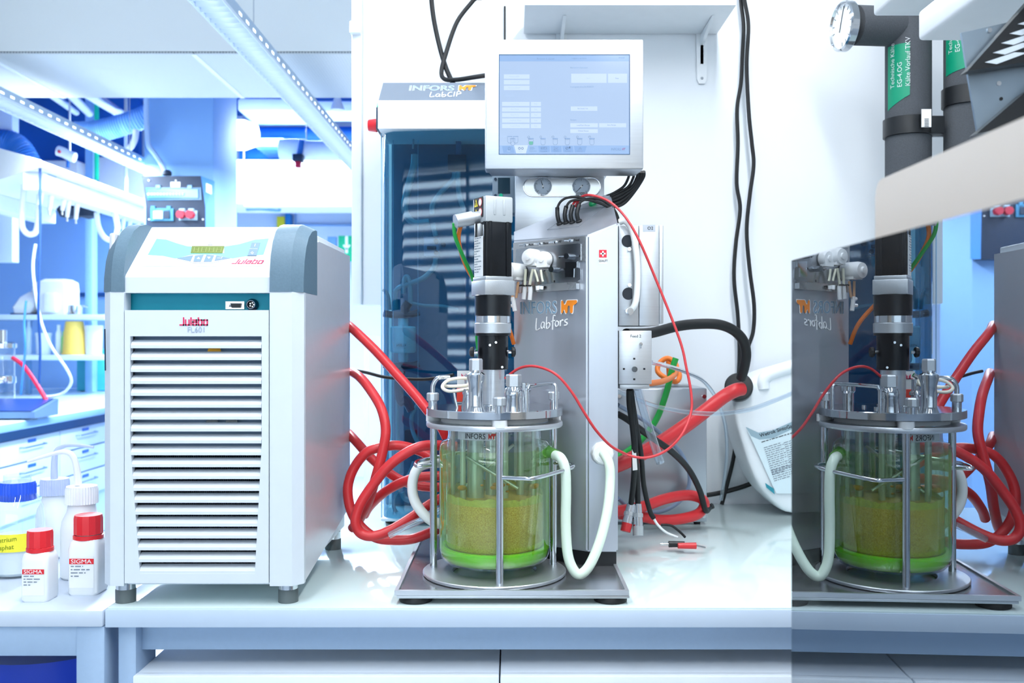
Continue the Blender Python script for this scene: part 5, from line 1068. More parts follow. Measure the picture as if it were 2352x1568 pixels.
# ------------------------------------------------------------------ things on the white wall
sh = thing('wall_shelf', 'white wall shelf above the touch screen', 'shelf', (PX(1450, 2.35), 2.45, PZ(12, 2.3)))
MB().box(PX(1205, 2.33), PX(1692, 2.33), 2.33, 2.55, PZ(12, 2.33), PZ(12, 2.33) + .025, .002).obj('board', WHITE, sh)
for px_, yb in ((1290, 170), (1613, 192)):
    bx_ = PX(px_, 2.545)
    bkt = MB().extr([(bx_ - .013 + .0, 2.553, PZ(yb - 10, 2.55)), (bx_ - .008, 2.553, PZ(yb, 2.55)), (bx_ + .008, 2.553, PZ(yb, 2.55)), (bx_ + .013, 2.553, PZ(yb - 10, 2.55)), (bx_ + .016, 2.553, PZ(12, 2.55)), (bx_ - .016, 2.553, PZ(12, 2.55))], (0, -.004, 0)).obj('bracket', WHITE, sh)
    MB().extr([(bx_ - .004, 2.549, PZ(yb - 45, 2.55)), (bx_ - .004, 2.549, PZ(12, 2.33) - .03), (bx_ - .004, 2.40, PZ(12, 2.33) - .001), (bx_ - .004, 2.549, PZ(12, 2.33) - .001)], (.008, 0, 0)).obj('bracket_rib', WHITE, bkt)
    for dx, yy in ((-.008, 36), (.0, yb - 12)): c0 = Vector((bx_ + dx, 2.549, PZ(yy, 2.55))); MB().cyl(c0, c0 + NY * .002, .0035, n=10).obj('bracket_screw', CHROME, bkt)
G = 'black cables hanging on the white wall'
hose('wall_cable', 'z', [(1690, -330), (1697, -60), (1702, 5), (1708, 60), (1705, 130), (1702, 190), (1693, 250), (1695, 330), (1692, 420), (1700, 480), (1690, 560), (1686, 640), (1695, 730), (1698, 830), (1688, 960), (1690, 1010), (1683, 1060), (1668, 1120), (1658, 1158)], .0052, RUBBER, 'left-hand black cable hanging down the white wall', 'cable', G, 10, 2.52)
hose('wall_cable', 'z', [(1694, -330), (1700, -60), (1710, 0), (1719, 60), (1715, 150), (1720, 260), (1727, 330), (1731, 380), (1722, 450), (1715, 530), (1722, 620), (1732, 700), (1730, 760), (1718, 800), (1712, 850)], .0052, RUBBER, 'right-hand black cable hanging down the white wall', 'cable', G, 10, 2.50)
hose('wall_cable', 'z', [(1590, 1140), (1630, 1136), (1680, 1125), (1730, 1108), (1790, 1075)], .0062, RUBBER, 'black cable lying low along the wall behind the canister', 'cable', None, 10, 2.53)
hose('wall_cable', 'z', [(986, -340, 2.45), (990, -60, 2.45), (993, 20, 2.45), (1008, 100, 2.44), (1030, 170, 2.40), (1060, 215, 2.32), (1110, 235, 2.27), (1150, 240, 2.25)], .0062, RUBBER, 'black cable dropping onto the cleaning station header', 'cable')
hose('wall_cable', 'z', [(1150, -340, 2.45), (1120, -40, 2.45), (1088, 0, 2.45), (1050, 50, 2.44), (1025, 120, 2.42), (1014, 165, 2.40), (1022, 182, 2.38), (1050, 183, 2.35), (1090, 177, 2.3), (1150, 168, 2.2)], .0055, RUBBER, 'curly black cable bending towards the back of the screen', 'cable')
# insulated pipes
FO = mat('foam_insulation', (74, 78, 84), .9, var=.25, vscale=350, bump=.35, bscale=500)
def pipe(px, r, Y, y0, y1, label, band_y, tag_px, words, arrow):
    t = thing('insulated_pipe', label, 'pipe', (PX(px, Y), Y, PZ(y1, Y)), 'insulated cooling pipes')
    x = PX(px, Y); MB().cyl((x, Y, PZ(y1, Y)), (x, Y, PZ(y0, Y)), r, n=36).obj('insulation', FO, t)
    b = MB().lathe((x, Y, PZ(band_y, Y)), [(r, -.022), (r + .005, -.021), (r + .005, .021), (r, .022)], 40).obj('pipe_clamp', BLACKP, t)
    MB().box(x + r * .55, x + r + .016, Y - r * .55 - .016, Y - r * .55 + .01, PZ(band_y, Y) - .021, PZ(band_y, Y) + .021, .003).obj('clamp_lug', BLACKP, b)
    def onp(u, z, k=0): a = u / r; return Vector((x + (r + .001 + k) * math.sin(a), Y - (r + .001 + k) * math.cos(a), z))
    a0_, w0, z0_, z1_ = tag_px
    nn = 7; vs = []
    for i in range(nn + 1): vs += [onp(a0_ + w0 * i / nn, z0_ + (arrow * (i / nn) if arrow else 0)), onp(a0_ + w0 * i / nn, z1_)]
    g = MB().add(vs, [(2 * i, 2 * i + 2, 2 * i + 3, 2 * i + 1) for i in range(nn)]).obj('pipe_marker', mat('marker_green', (0, 138, 104), .4), t)
    for i, s in enumerate(words):
        text('marker_lettering', s, .0155, (0, 0, 0), (1, 0, 0), (0, 0, 1), WINK, g, fmap=lambda a, b, c, i=i: onp(a0_ + w0 * .30 + i * .018 - b + .004, z0_ + .05 + a, .0006))
    return t, x, r
Yp = 2.30
t1, xp, rp_ = pipe(2086, .0525, Yp, -60, 640, 'dark insulated pipe with thermometer and green marker by the wall', 295, (-.073, .056, PZ(258, Yp), PZ(112, Yp)), ('Technische Kälte', 'EG-4.OG', 'Kälte Vorlauf TKV'), .03)
MB().tube([Vector((xp - .01, Yp, PZ(62, Yp))), P(1962, 58, Yp - .03)], .046, n=28, smooth=False).obj('branch_insulation', FO, t1)
pipe(2222, .0525, 2.28, -60, 700, 'dark insulated pipe with green marker at the right, half hidden by the bracket', 225, (-.078, .056, PZ(178, 2.28), PZ(85, 2.28) + .1), ('Technische Kälte', 'EG-4.OG', 'Kälte Rücklauf'), .012)
MB().box(xp + .05, PX(2205, Yp), Yp + .02, Yp + .03, PZ(310, Yp), PZ(284, Yp), .003).obj('clamp_rod', ALU, t1)
MB().box(PX(2118, Yp - .07), PX(2140, Yp - .07), Yp - .068, Yp - .066, PZ(306, Yp), PZ(266, Yp)).obj('barcode_label', PAPER, t1)
m = MB()
for i in range(8): m.box(PX(2124, 2.23), PX(2134, 2.23), 2.2312, 2.2316, PZ(272 + i * 3.4, 2.23) - .0012, PZ(272 + i * 3.4, 2.23))
m.obj('barcode', INK, t1)
TH = thing('dial_thermometer', 'round steel dial thermometer on the insulated pipe branch', 'thermometer', P(1945, 60, 2.26))
Mt = Matrix.Rotation(math.radians(-82), 4, 'Z') @ Matrix.Rotation(math.pi / 2, 4, 'X')
tcn = P(1938, 60, 2.26)
rt = 57 * 2.26 / F
MB().lathe(tcn, [(rt * .96, -.012), (rt, -.010), (rt, .006), (rt * .93, .009), (rt * .90, .004)], 44, M=Mt).obj('case', CHROME, TH)
MB().lathe(tcn, [(.0001, .0035), (rt * .95, .0035)], 44, M=Mt).obj('dial', mat('thermo_dial', (232, 238, 244), .4), TH)
MB().lathe(tcn, [(.0001, -.0115), (rt * .96, -.0115)], 44, M=Mt).obj('back_plate', CHROME, TH)
m = MB()
for i in range(13):
    t = math.radians(-50 + i * 280 / 12 - 40); m.tube([tcn + (Mt @ Vector((math.cos(t) * rt * .82, math.sin(t) * rt * .82, .0042))), tcn + (Mt @ Vector((math.cos(t) * rt * .66, math.sin(t) * rt * .66, .0042)))], .0005, n=4)
m.obj('scale_marks', INK, TH)
MB().tube([tcn + (Mt @ Vector((-.012, -.012, .005))), tcn + (Mt @ Vector((.01, rt * .75, .005)))], .0009, n=6).obj('needle', INK, TH)
MB().cyl(tcn + (Mt @ Vector((0, 0, -.012))), P(1966, 58, 2.268), .012, n=16).obj('stem', CHROME, TH)
# white boards and ventilated steel bracket at the top right
for (x, y, Y, hgt, xr, lb) in ((2005, 38, 1.75, .07, 1.1, 'white shelf board end above the dark pipes, higher one'), (2108, 95, 1.45, .045, 1.1, 'white shelf board end above the steel bracket, lower one')):
    a = P(x, y, Y); t = thing('overhead_board', lb, 'shelf', (a.x, Y, a.z), 'white boards at the upper right')
    MB().box(a.x, xr, .2, Y, a.z, a.z + hgt, .006, 3).obj('board', WHITE, t)
    MB().box(xr - .04, xr, .3, Y - .1, a.z + hgt, (3.2 if y < 50 else 1.925), .003).obj('hanger', WHITE, t)
# bracket: sheet of bare metal carrying black vented panels
YBk = 1.2
V0 = thing('vented_bracket', 'bare metal bracket with black slotted panels at the upper right corner', 'bracket', P(2250, 200, YBk))
MB().extr([P(x, y, YBk) for x, y in ((2208, 75), (2330, 48), (2500, 20), (2500, 260), (2246, 308), (2222, 165))], (0, .004, 0)).obj('metal_sheet', mat('bare_sheet', (150, 166, 180), .35, .9, var=.15, vscale=14), V0, smooth=False)
op = [P(x, y, YBk - .03) for x, y in ((2222, 163), (2380, -15), (2500, -15), (2500, 120))]
MB().extr(op, (0, .02, 0)).obj('slotted_panel', BLACKP, V0, smooth=False)
for i in range(7):
    q = [P(x, y, YBk - .031) for x, y in ((2262 + i * 19, 143 - i * 22), (2330 + i * 19, 120 - i * 22), (2360 + i * 19, 121 - i * 22), (2290 + i * 19, 147 - i * 22))]
    MB().extr(q, (0, .0008, 0)).obj('vent_slot', mat('slot_light', (190, 202, 214), .5), V0, smooth=False)
MB().extr([P(x, y, YBk - .02) for x, y in ((2244, 306), (2352, 214), (2500, 120), (2500, 260))], (0, .02, 0)).obj('slotted_panel', BLACKP, V0, smooth=False)
for x, y in ((2293, 192), (2272, 70)): c0 = P(x, y, YBk); MB().cyl(c0, c0 + NY * .002, .003, n=12).obj('rivet', CHROME, V0)
c0 = P(2299, 227, YBk); MB().cyl(c0, c0 + NY * .001, .0022, n=12).obj('sheet_hole', BLACKP, V0)
# beige cabinet with a dark glossy door beside the camera
BEI = mat('beige_paint', (206, 194, 182), .55, var=.03, vscale=4)
th = math.radians(2.0); pn = Vector((math.cos(th), -math.sin(th), 0)); pdist = .2584; pdv = Vector((math.sin(th), math.cos(th), 0))
def onpl(px):
    k = (px - CX) / F; Y = pdist / (pn.x * k + pn.y); return Vector((k * Y, Y, 0))
E0 = onpl(1818); N0 = onpl(2352)
Q = thing('beige_cabinet', 'beige cabinet with rounded shoulder beside the camera', 'cabinet', (.6, .6, 0))
def gab(px, xoff):
    return None
Yb = .90; xb = PX(2010, Yb)
zt = PZ(417, Yb)
l0 = [(Yb, 0.0), (Yb, zt - .02), (Yb - .003, zt - .01), (Yb - .01, zt - .003), (Yb - .02, zt), (-.5, zt), (-.5, 0.0)]
l0 = [(Yb, zt - .155), (Yb, zt - .015), (Yb - .003, zt - .007), (Yb - .008, zt - .002), (Yb - .016, zt), (-.5, zt), (-.5, zt - .155)]
MB().extr([(xb, y, z) for y, z in l0], (.6, 0, 0)).obj('top_shell', BEI, Q, angle=25)
MB().box(xb - .03, xb + .55, .84, .98, 0, zt - .14, .01).obj('leg', BEI, Q)
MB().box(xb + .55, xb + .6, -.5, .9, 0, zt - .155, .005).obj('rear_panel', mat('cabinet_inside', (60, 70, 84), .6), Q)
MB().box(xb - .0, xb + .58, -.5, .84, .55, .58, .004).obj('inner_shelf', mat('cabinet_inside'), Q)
# door
m = bpy.data.materials.new('dark_glossy_door'); m.use_nodes = True
nt = m.node_tree; nt.nodes.clear(); out = nt.nodes.new('ShaderNodeOutputMaterial'); g = nt.nodes.new('ShaderNodeBsdfGlossy'); tr = nt.nodes.new('ShaderNodeBsdfTransparent'); mx = nt.nodes.new('ShaderNodeMixShader')
g.inputs['Roughness'].default_value = 0.0; g.inputs['Color'].default_value = (.86, .93, 1.0, 1); tr.inputs[0].default_value = (.25, .25, .25, 1); mx.inputs[0].default_value = .42
nt.links.new(tr.outputs[0], mx.inputs[1]); nt.links.new(g.outputs[0], mx.inputs[2]); nt.links.new(mx.outputs[0], out.inputs[0])
far = Vector((E0.x, E0.y, 0)); near = far - pdv * .95
zf = PZ(598, E0.y); zn = PZ(457, N0.y); sl_ = (zn - zf) / (E0.y - N0.y)
D = thing('dark_door', 'dark glossy see-through door mirroring the reactor at the right edge', 'door panel', (E0.x, E0.y, 0))
MB().extr([far + Vector((0, 0, .25)), near + Vector((0, 0, .25)), near + Vector((0, 0, zf + sl_ * .95)), far + Vector((0, 0, zf))], pn * .004).obj("door_sheet", m, D, smooth=False)
# ------------------------------------------------------------------ hanging luminaires
LAMPW = mat('lamp_housing', (214, 224, 234), .45); LGREY = mat('lamp_side', (170, 188, 206), .5)
TUBEM = mat('lit_tube', (255, 255, 255), .5, emit=(225, 238, 255), es=4.0)
def luminaire(X0, X1, z, y0, y1, label, power, holes, tint):
    t = thing('hanging_luminaire', label, 'lamp', ((X0 + X1) / 2, (y0 + y1) / 2, z), 'hanging strip luminaires')
    h = .05
    MB().extr([(X0, y0, z + .012), (X0, y0, z + h), (X1, y0, z + h), (X1, y0, z + .012), (X1 - .006, y0, z + .012), (X1 - .006, y0, z + h - .006), (X0 + .006, y0, z + h - .006), (X0 + .006, y0, z + .012)], (0, y1 - y0, 0)).obj('housing', LGREY, t, smooth=False)
    for a in (X0, X1 - .004): MB().box(a, a + .004, y0, y1, z, z + .012).obj('side_rail', LAMPW, t)
    n = int((y1 - y0) / .055)
    lv = MB().box(X0 + .005, X1 - .005, y0, y0 + .003, z + .001, z + .028).obj('louvre', mat('louvre_grey', (214, 224, 234), .5), t)
    for i in range(1, n):
        c = lv.copy(); col.objects.link(c); c.location.y += i * .055
    MB().cyl(((X0 + X1) / 2, y0, z + .034), ((X0 + X1) / 2, y1, z + .034), .008, n=12).obj('fluorescent_tube', TUBEM, t)
    m = MB()
    for i in range(holes):
        y = y0 + .4 + i * .09; m.box(X1, X1 + .001, y, y + .035, z + .020, z + .030)
    if holes: f = m.obj('side_slots', mat('slot_lit', (255, 255, 255), .5, emit=(230, 240, 255), es=1.5), t, smooth=False); f['kind'] = 'stuff'
    for y in (y0 + .8, y1 - 1.2):
        MB().cyl(((X0 + X1) / 2, y, z + h), ((X0 + X1) / 2, y, 3.2), .0025, n=6).obj('suspension_wire', ALU, t)
    l = area('strip_light', ((X0 + X1) / 2, (y0 + y1) / 2, z - .006), (0, 0, 0), X1 - X0, y1 - y0, power, tint); l.parent = t; l.matrix_parent_inverse = Matrix.Translation(-t.location)
    return t
luminaire(-1.055, -.941, 2.438, 2.9, 7.6, 'long louvred strip lamp running from the top edge to the white wall', 175, 45, (.86, .94, 1.0))
luminaire(-2.46, -2.33, 2.438, 3.6, 7.2, 'louvred strip lamp at the far left above the back bench', 115, 30, (.78, .90, 1.0))
# two unseen strip lamps added above the frame to light the near bench
luminaire(-.55, -.43, 2.75, -1.0, 2.2, 'added unseen strip lamp over the near aisle left of the camera', 30, 0, (.95, .98, 1.0))
luminaire(.45, .57, 2.75, -1.0, 2.2, 'added unseen strip lamp over the near aisle right of the camera', 38, 0, (.95, .98, 1.0))
# ------------------------------------------------------------------ column: distribution board and conduit
Yd = 5.90
DBX = thing('distribution_board', 'dark blue electrical distribution board with breakers on the column', 'electrical board', (PX(410, Yd), 5.95, PZ(560, Yd)))
DBM = mat('board_dark', (12, 36, 64), .5); DBS = mat('board_side', (70, 140, 216), .5)
MB().extr([P(x, y, Yd) for x, y in ((327, 404), (461, 404), (471, 475), (473, 600), (335, 600), (335, 475))], (0, .09, 0)).obj('case', DBM, DBX, smooth=False)
MB().extr([P(461.5, 404, Yd), P(492, 416, 5.99), P(492, 600, 5.99), P(473.5, 600, Yd), P(471.5, 475, Yd)], (.002, .004, 0)).obj('case_side', DBS, DBX, smooth=False)
DP = (Vector((0, Yd, 0)), NY)
decal('side_label', 'f1', [(1550, 320), (1675, 375), (1675, 575), (1555, 520)], (Vector((0, Yd + .03, 0)), NY), PAPER, DBX, .002, .04)
LBX = mat('board_window', (72, 134, 172), .2)
w_ = decal('breaker_window', 'f1', [(150, 400), (1395, 400), (1410, 680), (190, 690)], DP, mat('window_teal', (34, 100, 142), .25), DBX, .006)
decal('breaker_strip', 'f1', [(205, 455), (1340, 450), (1340, 632), (200, 636)], DP, LBX, DBX, .006, .008)
b0 = decal('breaker', 'f1', [(205, 530), (255, 530), (255, 580), (205, 580)], DP, mat('breaker_pale', (160, 196, 216), .4), DBX, .008, .013)
for i in range(1, 12): c = b0.copy(); col.objects.link(c); c.location.x += i * 70 / 9.8 * Yd / F
decal('type_label', 'f1', [(708, 275), (922, 275), (922, 388), (708, 388)], DP, PAPER, DBX, .003)
for x in (435, 1145): decal('window_latch', 'f1', [(x - 50, 350), (x + 50, 350), (x + 50, 425), (x - 50, 425)], DP, LBX, DBX, .012)
wn = decal('switch_window', 'f1', [(265, 870), (780, 870), (780, 1150), (265, 1150)], DP, LBX, DBX, .012)
decal('switch_group', 'f1', [(340, 930), (555, 930), (555, 1110), (340, 1110)], DP, mat('breaker_pale'), DBX, .008, .014)
decal('switch_glass', 'f1', [(575, 930), (700, 930), (700, 1100), (575, 1100)], DP, DBM, DBX, .006, .014)
for x in (325, 680): decal('window_latch', 'f1', [(x - 45, 820), (x + 45, 820), (x + 45, 900), (x - 45, 900)], DP, LBX, DBX, .016)
decal('socket_plate', 'f1', [(905, 920), (1310, 920), (1310, 1135), (905, 1135)], DP, mat('breaker_pale'), DBX, .01)
for x in (975, 1180):
    c0 = hit(*ip('f1', x, 1020), *DP); MB().cyl(c0 + NY * .01, c0 + NY * .05, 95 / 9.8 * Yd / F, n=8).obj('red_socket', mat('socket_red', (180, 14, 52), .4), DBX)
    decal('socket_hinge', 'f1', [(x - 55, 880), (x + 65, 880), (x + 65, 925), (x - 55, 925)], DP, mat('breaker_pale'), DBX, .02)
for x, y in ((218, 240), (825, 240), (225, 1115), (1435, 1115)): c0 = hit(*ip('f1', x, y), *DP); MB().cyl(c0, c0 + NY * .006, .005, n=8).obj('case_screw', PAPER, DBX)
gl = P(383, 402, Yd + .04); MB().lathe(gl, [(.03, 0), (.03, .02), (.02, .03)], 16, capt=True).obj('cable_gland', DBM, DBX)
CON = mat('conduit_pale', (176, 204, 240), .5)
solo(MB().tube([P(*q, 5.93) for q in ((380, 396), (372, 378), (355, 352), (342, 335), (338, 310), (336, 260), (336, 215))], .016, n=12), 'conduit', CON, 'pale conduit bending down to the distribution board', 'conduit')
# ------------------------------------------------------------------ back bench and shelves on the left
BE = thing('back_bench', 'long back bench with drawers receding along the left', 'bench', (-3.1, 6.2, 0))
MB().box(-4.2, -2.62, 4.3, 8.55, .86, .90, .004).obj('worktop', mat('back_top', (206, 226, 240), .3), BE)
MB().box(-2.625, -2.615, 4.3, 8.55, .855, .895, .002).obj('edge_strip', mat('back_edge', (120, 164, 206), .5), BE)
MB().box(-2.72, -2.70, 4.3, 8.5, .79, .86).obj('gap_shade_strip', mat('gap_shade', (20, 70, 120), .6), BE)  # navy strip painting the shade of the open gap below the worktop
MB().box(-4.1, -2.74, 4.35, 8.5, .05, .79).obj('carcass', mat('back_carcass', (176, 204, 232), .5), BE)
DR = mat('drawer_front', (196, 218, 240), .45)
for j, (za, zb_) in enumerate(((.655, .785), (.50, .645), (.34, .49))):
    for i in range(6):
        ya = 4.4 + i * .68
        d = MB().box(-2.74, -2.715, ya, ya + .67, za, zb_, .004).obj('drawer', DR, BE)
        MB().tube([(-2.715, ya + .2, zb_ - .05), (-2.69, ya + .21, zb_ - .05), (-2.69, ya + .46, zb_ - .05), (-2.715, ya + .47, zb_ - .05)], .005, n=8, smooth=False).obj('handle', mat('handle_steel', (120, 150, 180), .3, .8), d)
        MB().box(-2.715, -2.712, ya + .29, ya + .38, zb_ - .03, zb_ - .012).obj('label_tag', mat('tag_blue', (40, 100, 200), .5), d)
# rack with two shelves
RK = thing('bench_rack', 'two-tier rack on the back bench crowded with labware', 'rack', (PX(100, 7.5), 7.5, .9))
zs1, zs2 = PZ(722, 7.4), PZ(815, 7.4)
rx0, rx1 = PX(-160, 7.4), PX(240, 7.4)
for z in (zs1, zs2): MB().box(rx0, rx1, 7.4, 7.85, z - .04, z, .004).obj('shelf', mat('rack_shelf', (206, 226, 246), .4), RK)
for x in (rx0 + .02, PX(58, 7.6), rx1 - .04): MB().box(x, x + .035, 7.6, 7.64, .9, zs1, .003).obj('post', mat('rack_post', (110, 150, 196), .4), RK)
def onshelf(z, px, w, h, mt, nm, lb, cat, Y=7.5, kind='box'):
    x = PX(px, Y); ww = w * Y / F; hh = h * Y / F
    t = thing(nm, lb, cat, (x, Y, z))
    return t, x, ww, hh
t, x, ww, hh = onshelf(zs1, 128, 70, 82, None, 'towel_pack', 'wrapped white paper towel pack on top of the rack', 'towels'); 
bm_ = loft(MB(), [[(a, b, zs1 + z) for a, b in rsq(x, 7.55, ww / 2 * k, ww * .12)] for k, z in ((.9, 0.001), (1, .02), (1.0, hh * .7), (.95, hh * .92), (.7, hh))]).obj('stack', MILK, t)
MB().box(x - ww * .2, x + ww * .2, 7.4, 7.44, zs1 + .02, zs1 + hh * .6, .01).obj('loose_sheet', MILK, t)
t, x, ww, hh = onshelf(zs1, 95, 45, 76, None, 'towel_pack', 'smaller crumpled white towel pack left of the big one', 'towels', 7.7)
loft(MB(), [[(a, b, zs1 + z) for a, b in rsq(x, 7.72, ww / 2 * k, ww * .2)] for k, z in ((.95, 0.001), (1.05, .05), (.9, hh * .6), (.75, hh))]).obj('stack', MILK, t)
MB().box(x - .04, x + .03, 7.62, 7.66, zs1 + .02, zs1 + hh * .5, .012).obj('loose_sheet', MILK, t)
x = PX(60, 7.55); t = thing('tissue_box', 'white tissue with sheets sticking out at the left of the rack', 'tissues', (x, 7.55, zs1))
loft(MB(), [[(a + z * .25, b, zs1 + z) for a, b in rsq(x, 7.55, k, .02)] for k, z in ((.07, .012), (.085, .06), (.06, .14), (.02, .18))]).obj('sheet', MILK, t); MB().box(x - .09, x + .09, 7.48, 7.62, zs1 + .001, zs1 + .014, .004).obj('tray', mat('tray_navy', (20, 50, 100), .5), t)
x = PX(173, 7.5); t = thing('steel_pot', 'small steel pot at the right end of the rack', 'pot', (x, 7.5, zs1))
MB().lathe((x, 7.5, zs1), [(.04, .001), (.052, .004), (.055, .07), (.058, .075), (.052, .075), (.048, .01)], 24, capb=True).obj('bowl', CHROME, t)
MB().tube([(x + .055, 7.5, zs1 + .065), (x + .085, 7.49, zs1 + .068), (x + .1, 7.49, zs1 + .06)], .006, n=8).obj('handle', CHROME, t)
x = PX(171, 7.5); t = thing('measuring_cup', 'yellow upturned plastic cup on the lower rack shelf', 'cup', (x, 7.5, zs2))
MB().lathe((x, 7.5, zs2), [(.088, .001), (.088, .01), (.080, .16), (.066, .258), (.060, .262), (.0001, .262)], 32).obj('shell', mat('cup_yellow', (246, 208, 100), .4), t); MB().lathe((x, 7.5, zs2), [(.088, .0), (.094, .003), (.094, .014), (.088, .016)], 32).obj('rim', mat('cup_yellow'), t)
for px_, w_, h_, c_, nm, lb in ((135, 14, 70, (235, 245, 250), 'reagent_bottle', 'slim white bottle on the lower rack shelf'), (147, 10, 55, (120, 230, 120), 'reagent_bottle', 'slim green bottle beside the yellow cup'), (160, 16, 30, (250, 250, 250), 'beaker', 'small white beaker before the yellow cup'), (100, 34, 45, (220, 236, 250), 'storage_tub', 'pale tub on the lower rack shelf'), (66, 14, 80, (190, 214, 240), 'reagent_bottle', 'pale blue bottle at the left of the lower shelf'), (215, 40, 60, (214, 224, 246), 'storage_tub', 'clear storage tub at the right of the lower shelf')):
    Yq = 7.46 if px_ == 160 else 7.52; x = PX(px_, Yq); r = w_ / 2 * Yq / F; h = h_ * Yq / F; t = thing(nm, lb, 'labware', (x, Yq, zs2))
    MB().lathe((x, Yq, zs2), [(r * .9, .001), (r, .005), (r, h * .7), (r * .55, h * .82), (r * .5, h * .86)] if nm == 'reagent_bottle' else [(r * .85, .001), (r * .9, .005), (r, h), (r * .93, h), (r * .85, .01)], 20, capb=True).obj('body', mat('lw_%d' % px_, c_, .3), t)
    MB().lathe((x, Yq, zs2 + (h * .86 if nm == 'reagent_bottle' else h)), [(r * .55 if nm == 'reagent_bottle' else r * 1.05, -.004), (r * .55 if nm == 'reagent_bottle' else r * 1.05, h * .12)], 20, capt=(nm != 'beaker')).obj('cap' if nm == 'reagent_bottle' else 'rim', mat('lw_%d' % px_), t)
x0_, x1_ = PX(176, 8.0), PX(262, 8.0)
t = thing('cyan_instrument', 'turquoise box instrument at the end of the back bench', 'instrument', ((x0_ + x1_) / 2, 8.1, .9))
MB().box(x0_, x1_, 8.0, 8.3, .905, PZ(802, 8.0), .006).obj('case', mat('turquoise_case', (78, 196, 216), .45), t)
for xx in (x0_ + .03, x1_ - .03): MB().cyl((xx, 8.03, .9), (xx, 8.03, .907), .012, n=10).obj('foot', BLACKP, t)
MB().box(x0_ + .03, x0_ + .14, 7.998, 8.0, PZ(818, 8.0), PZ(811, 8.0)).obj('name_plate', mat('plate_dark', (30, 70, 100), .5), t)
t = thing('bench_console', 'blue tilted touch console on the back bench', 'instrument', (PX(40, 5.3), 5.3, .9))
MB().extr([(PX(-60, 5.2), 5.15, .91), (PX(-60, 5.2), 5.15, .945), (PX(-60, 5.2), 5.42, 1.0), (PX(-60, 5.2), 5.42, .91)], (PX(90, 5.2) - PX(-60, 5.2), 0, 0)).obj('case', mat('console_grey', (90, 120, 160), .4), t)
MB().extr([(PX(-50, 5.2), 5.152, .948), (PX(82, 5.2), 5.152, .948), (PX(82, 5.2), 5.40, 1.0), (PX(-50, 5.2), 5.40, 1.0)], (0, -.002, .003)).obj('panel', mat('console_blue', (18, 56, 130), .3), t)
for xx in (PX(-40, 5.2), PX(70, 5.2)): MB().cyl((xx, 5.25, .9), (xx, 5.25, .911), .012, n=10).obj('foot', BLACKP, t)
Yg = 5.62; x = PX(8, Yg); t = thing('glass_vessel', 'tall clear glass vessel with steel lid at the far left', 'vessel', (x, Yg, .9))
MB().lathe((x, Yg, .9), [(.03, .002), (.055, .01), (.062, .04), (.062, .38), (.066, .39)], 28, capb=True).obj('glass_body', GLASS, t); MB().lathe((x, Yg, .9), [(.072, .385), (.072, .41), (.05, .42)], 28, capb=True, capt=True).obj('lid', CHROME, t)
MB().cyl((x, Yg, 1.3), (x, Yg, 1.39), .02, n=14).obj('motor', CHROME, t); MB().lathe((x, Yg, .9), [(.068, .18), (.07, .19), (.07, .21), (.068, .22)], 28).obj('band', CHROME, t)
solo(MB().tube([P(30, 822, 5.6), P(52, 838, 5.5), P(75, 868, 5.45), P(95, 900, 5.4), P(108, 922, 5.38)], .012, n=10), 'drain_hose', mat('crimson_hose', (206, 20, 66), .4), 'crimson hose hanging onto the back bench', 'hose')
for L, r, c_, lb in (([(60, 690, 5.0), (56, 740, 5.0), (58, 800, 5.0), (52, 860, 5.1), (48, 905, 5.2)], .006, (60, 130, 200), 'thin blue cord hanging at the far left'), ([(92, 386, 5.05), (92, 560, 5.02), (88, 700, 5.0), (92, 800, 5.05), (90, 880, 5.1)], .007, (20, 70, 140), 'dark blue cord hanging from the service board'), ([(82, 560, 5.2), (76, 620, 5.2), (90, 720, 5.2), (115, 790, 5.25), (155, 850, 5.3), (163, 880, 5.35), (140, 905, 5.4), (100, 912, 5.42)], .008, (206, 224, 250), 'pale tube sweeping down to the back bench')):
    solo(MB().tube([P(*q) for q in L], r, n=8), 'utility_cable', mat('cord_%d' % c_[0], c_, .5), lb, 'cord')
solo(MB().box(PX(155, 8.69), PX(330, 8.69), 8.67, 8.698, PZ(680, 8.69), PZ(672, 8.69), .003), 'wall_rail', mat('rail_navy', (24, 76, 140), .5), 'dark rail on the blue wall behind the back bench', 'rail')
# suspended service board with gas taps
SV = thing('service_board', 'white suspended service board above the back bench', 'service board', (-2.6, 5.0, 2.0))
MB().extr([(x, y, 2.236) for x, y in ((-2.45, 4.99), (-2.45, 6.7), (-3.7, 6.7), (-3.7, 6.18))], (0, 0, .03)).obj('board', WHITE, SV, smooth=False)
MB().extr([(-2.45, 4.988, 2.234), (-3.7, 6.178, 2.234), (-3.7, 6.178, 2.68), (-2.45, 4.988, 2.268)], (-.004, -.004, 0)).obj('end_plate', WHITE, SV, smooth=False)
MB().box(-2.63, -2.52, 5.15, 6.68, 2.14, 2.236, .005).obj('tap_rail', WHITE, SV); MB().box(-3.3, -3.18, 5.9, 6.68, 2.14, 2.236, .005).obj('tap_rail', WHITE, SV)
MB().box(-2.85, -2.66, 5.7, 5.9, 2.228, 2.235, .002).obj('hatch', mat('hatch_blue', (110, 170, 226), .4), SV)
MB().box(-2.62, -2.52, 5.2, 5.3, 2.228, 2.235, .002).obj('hatch', mat('hatch_blue'), SV)
for x in (-2.6, -3.5): MB().cyl((x, 6.45, 2.26), (x, 6.45, 3.5), .012, n=8).obj('suspension_rod', ALU, SV)
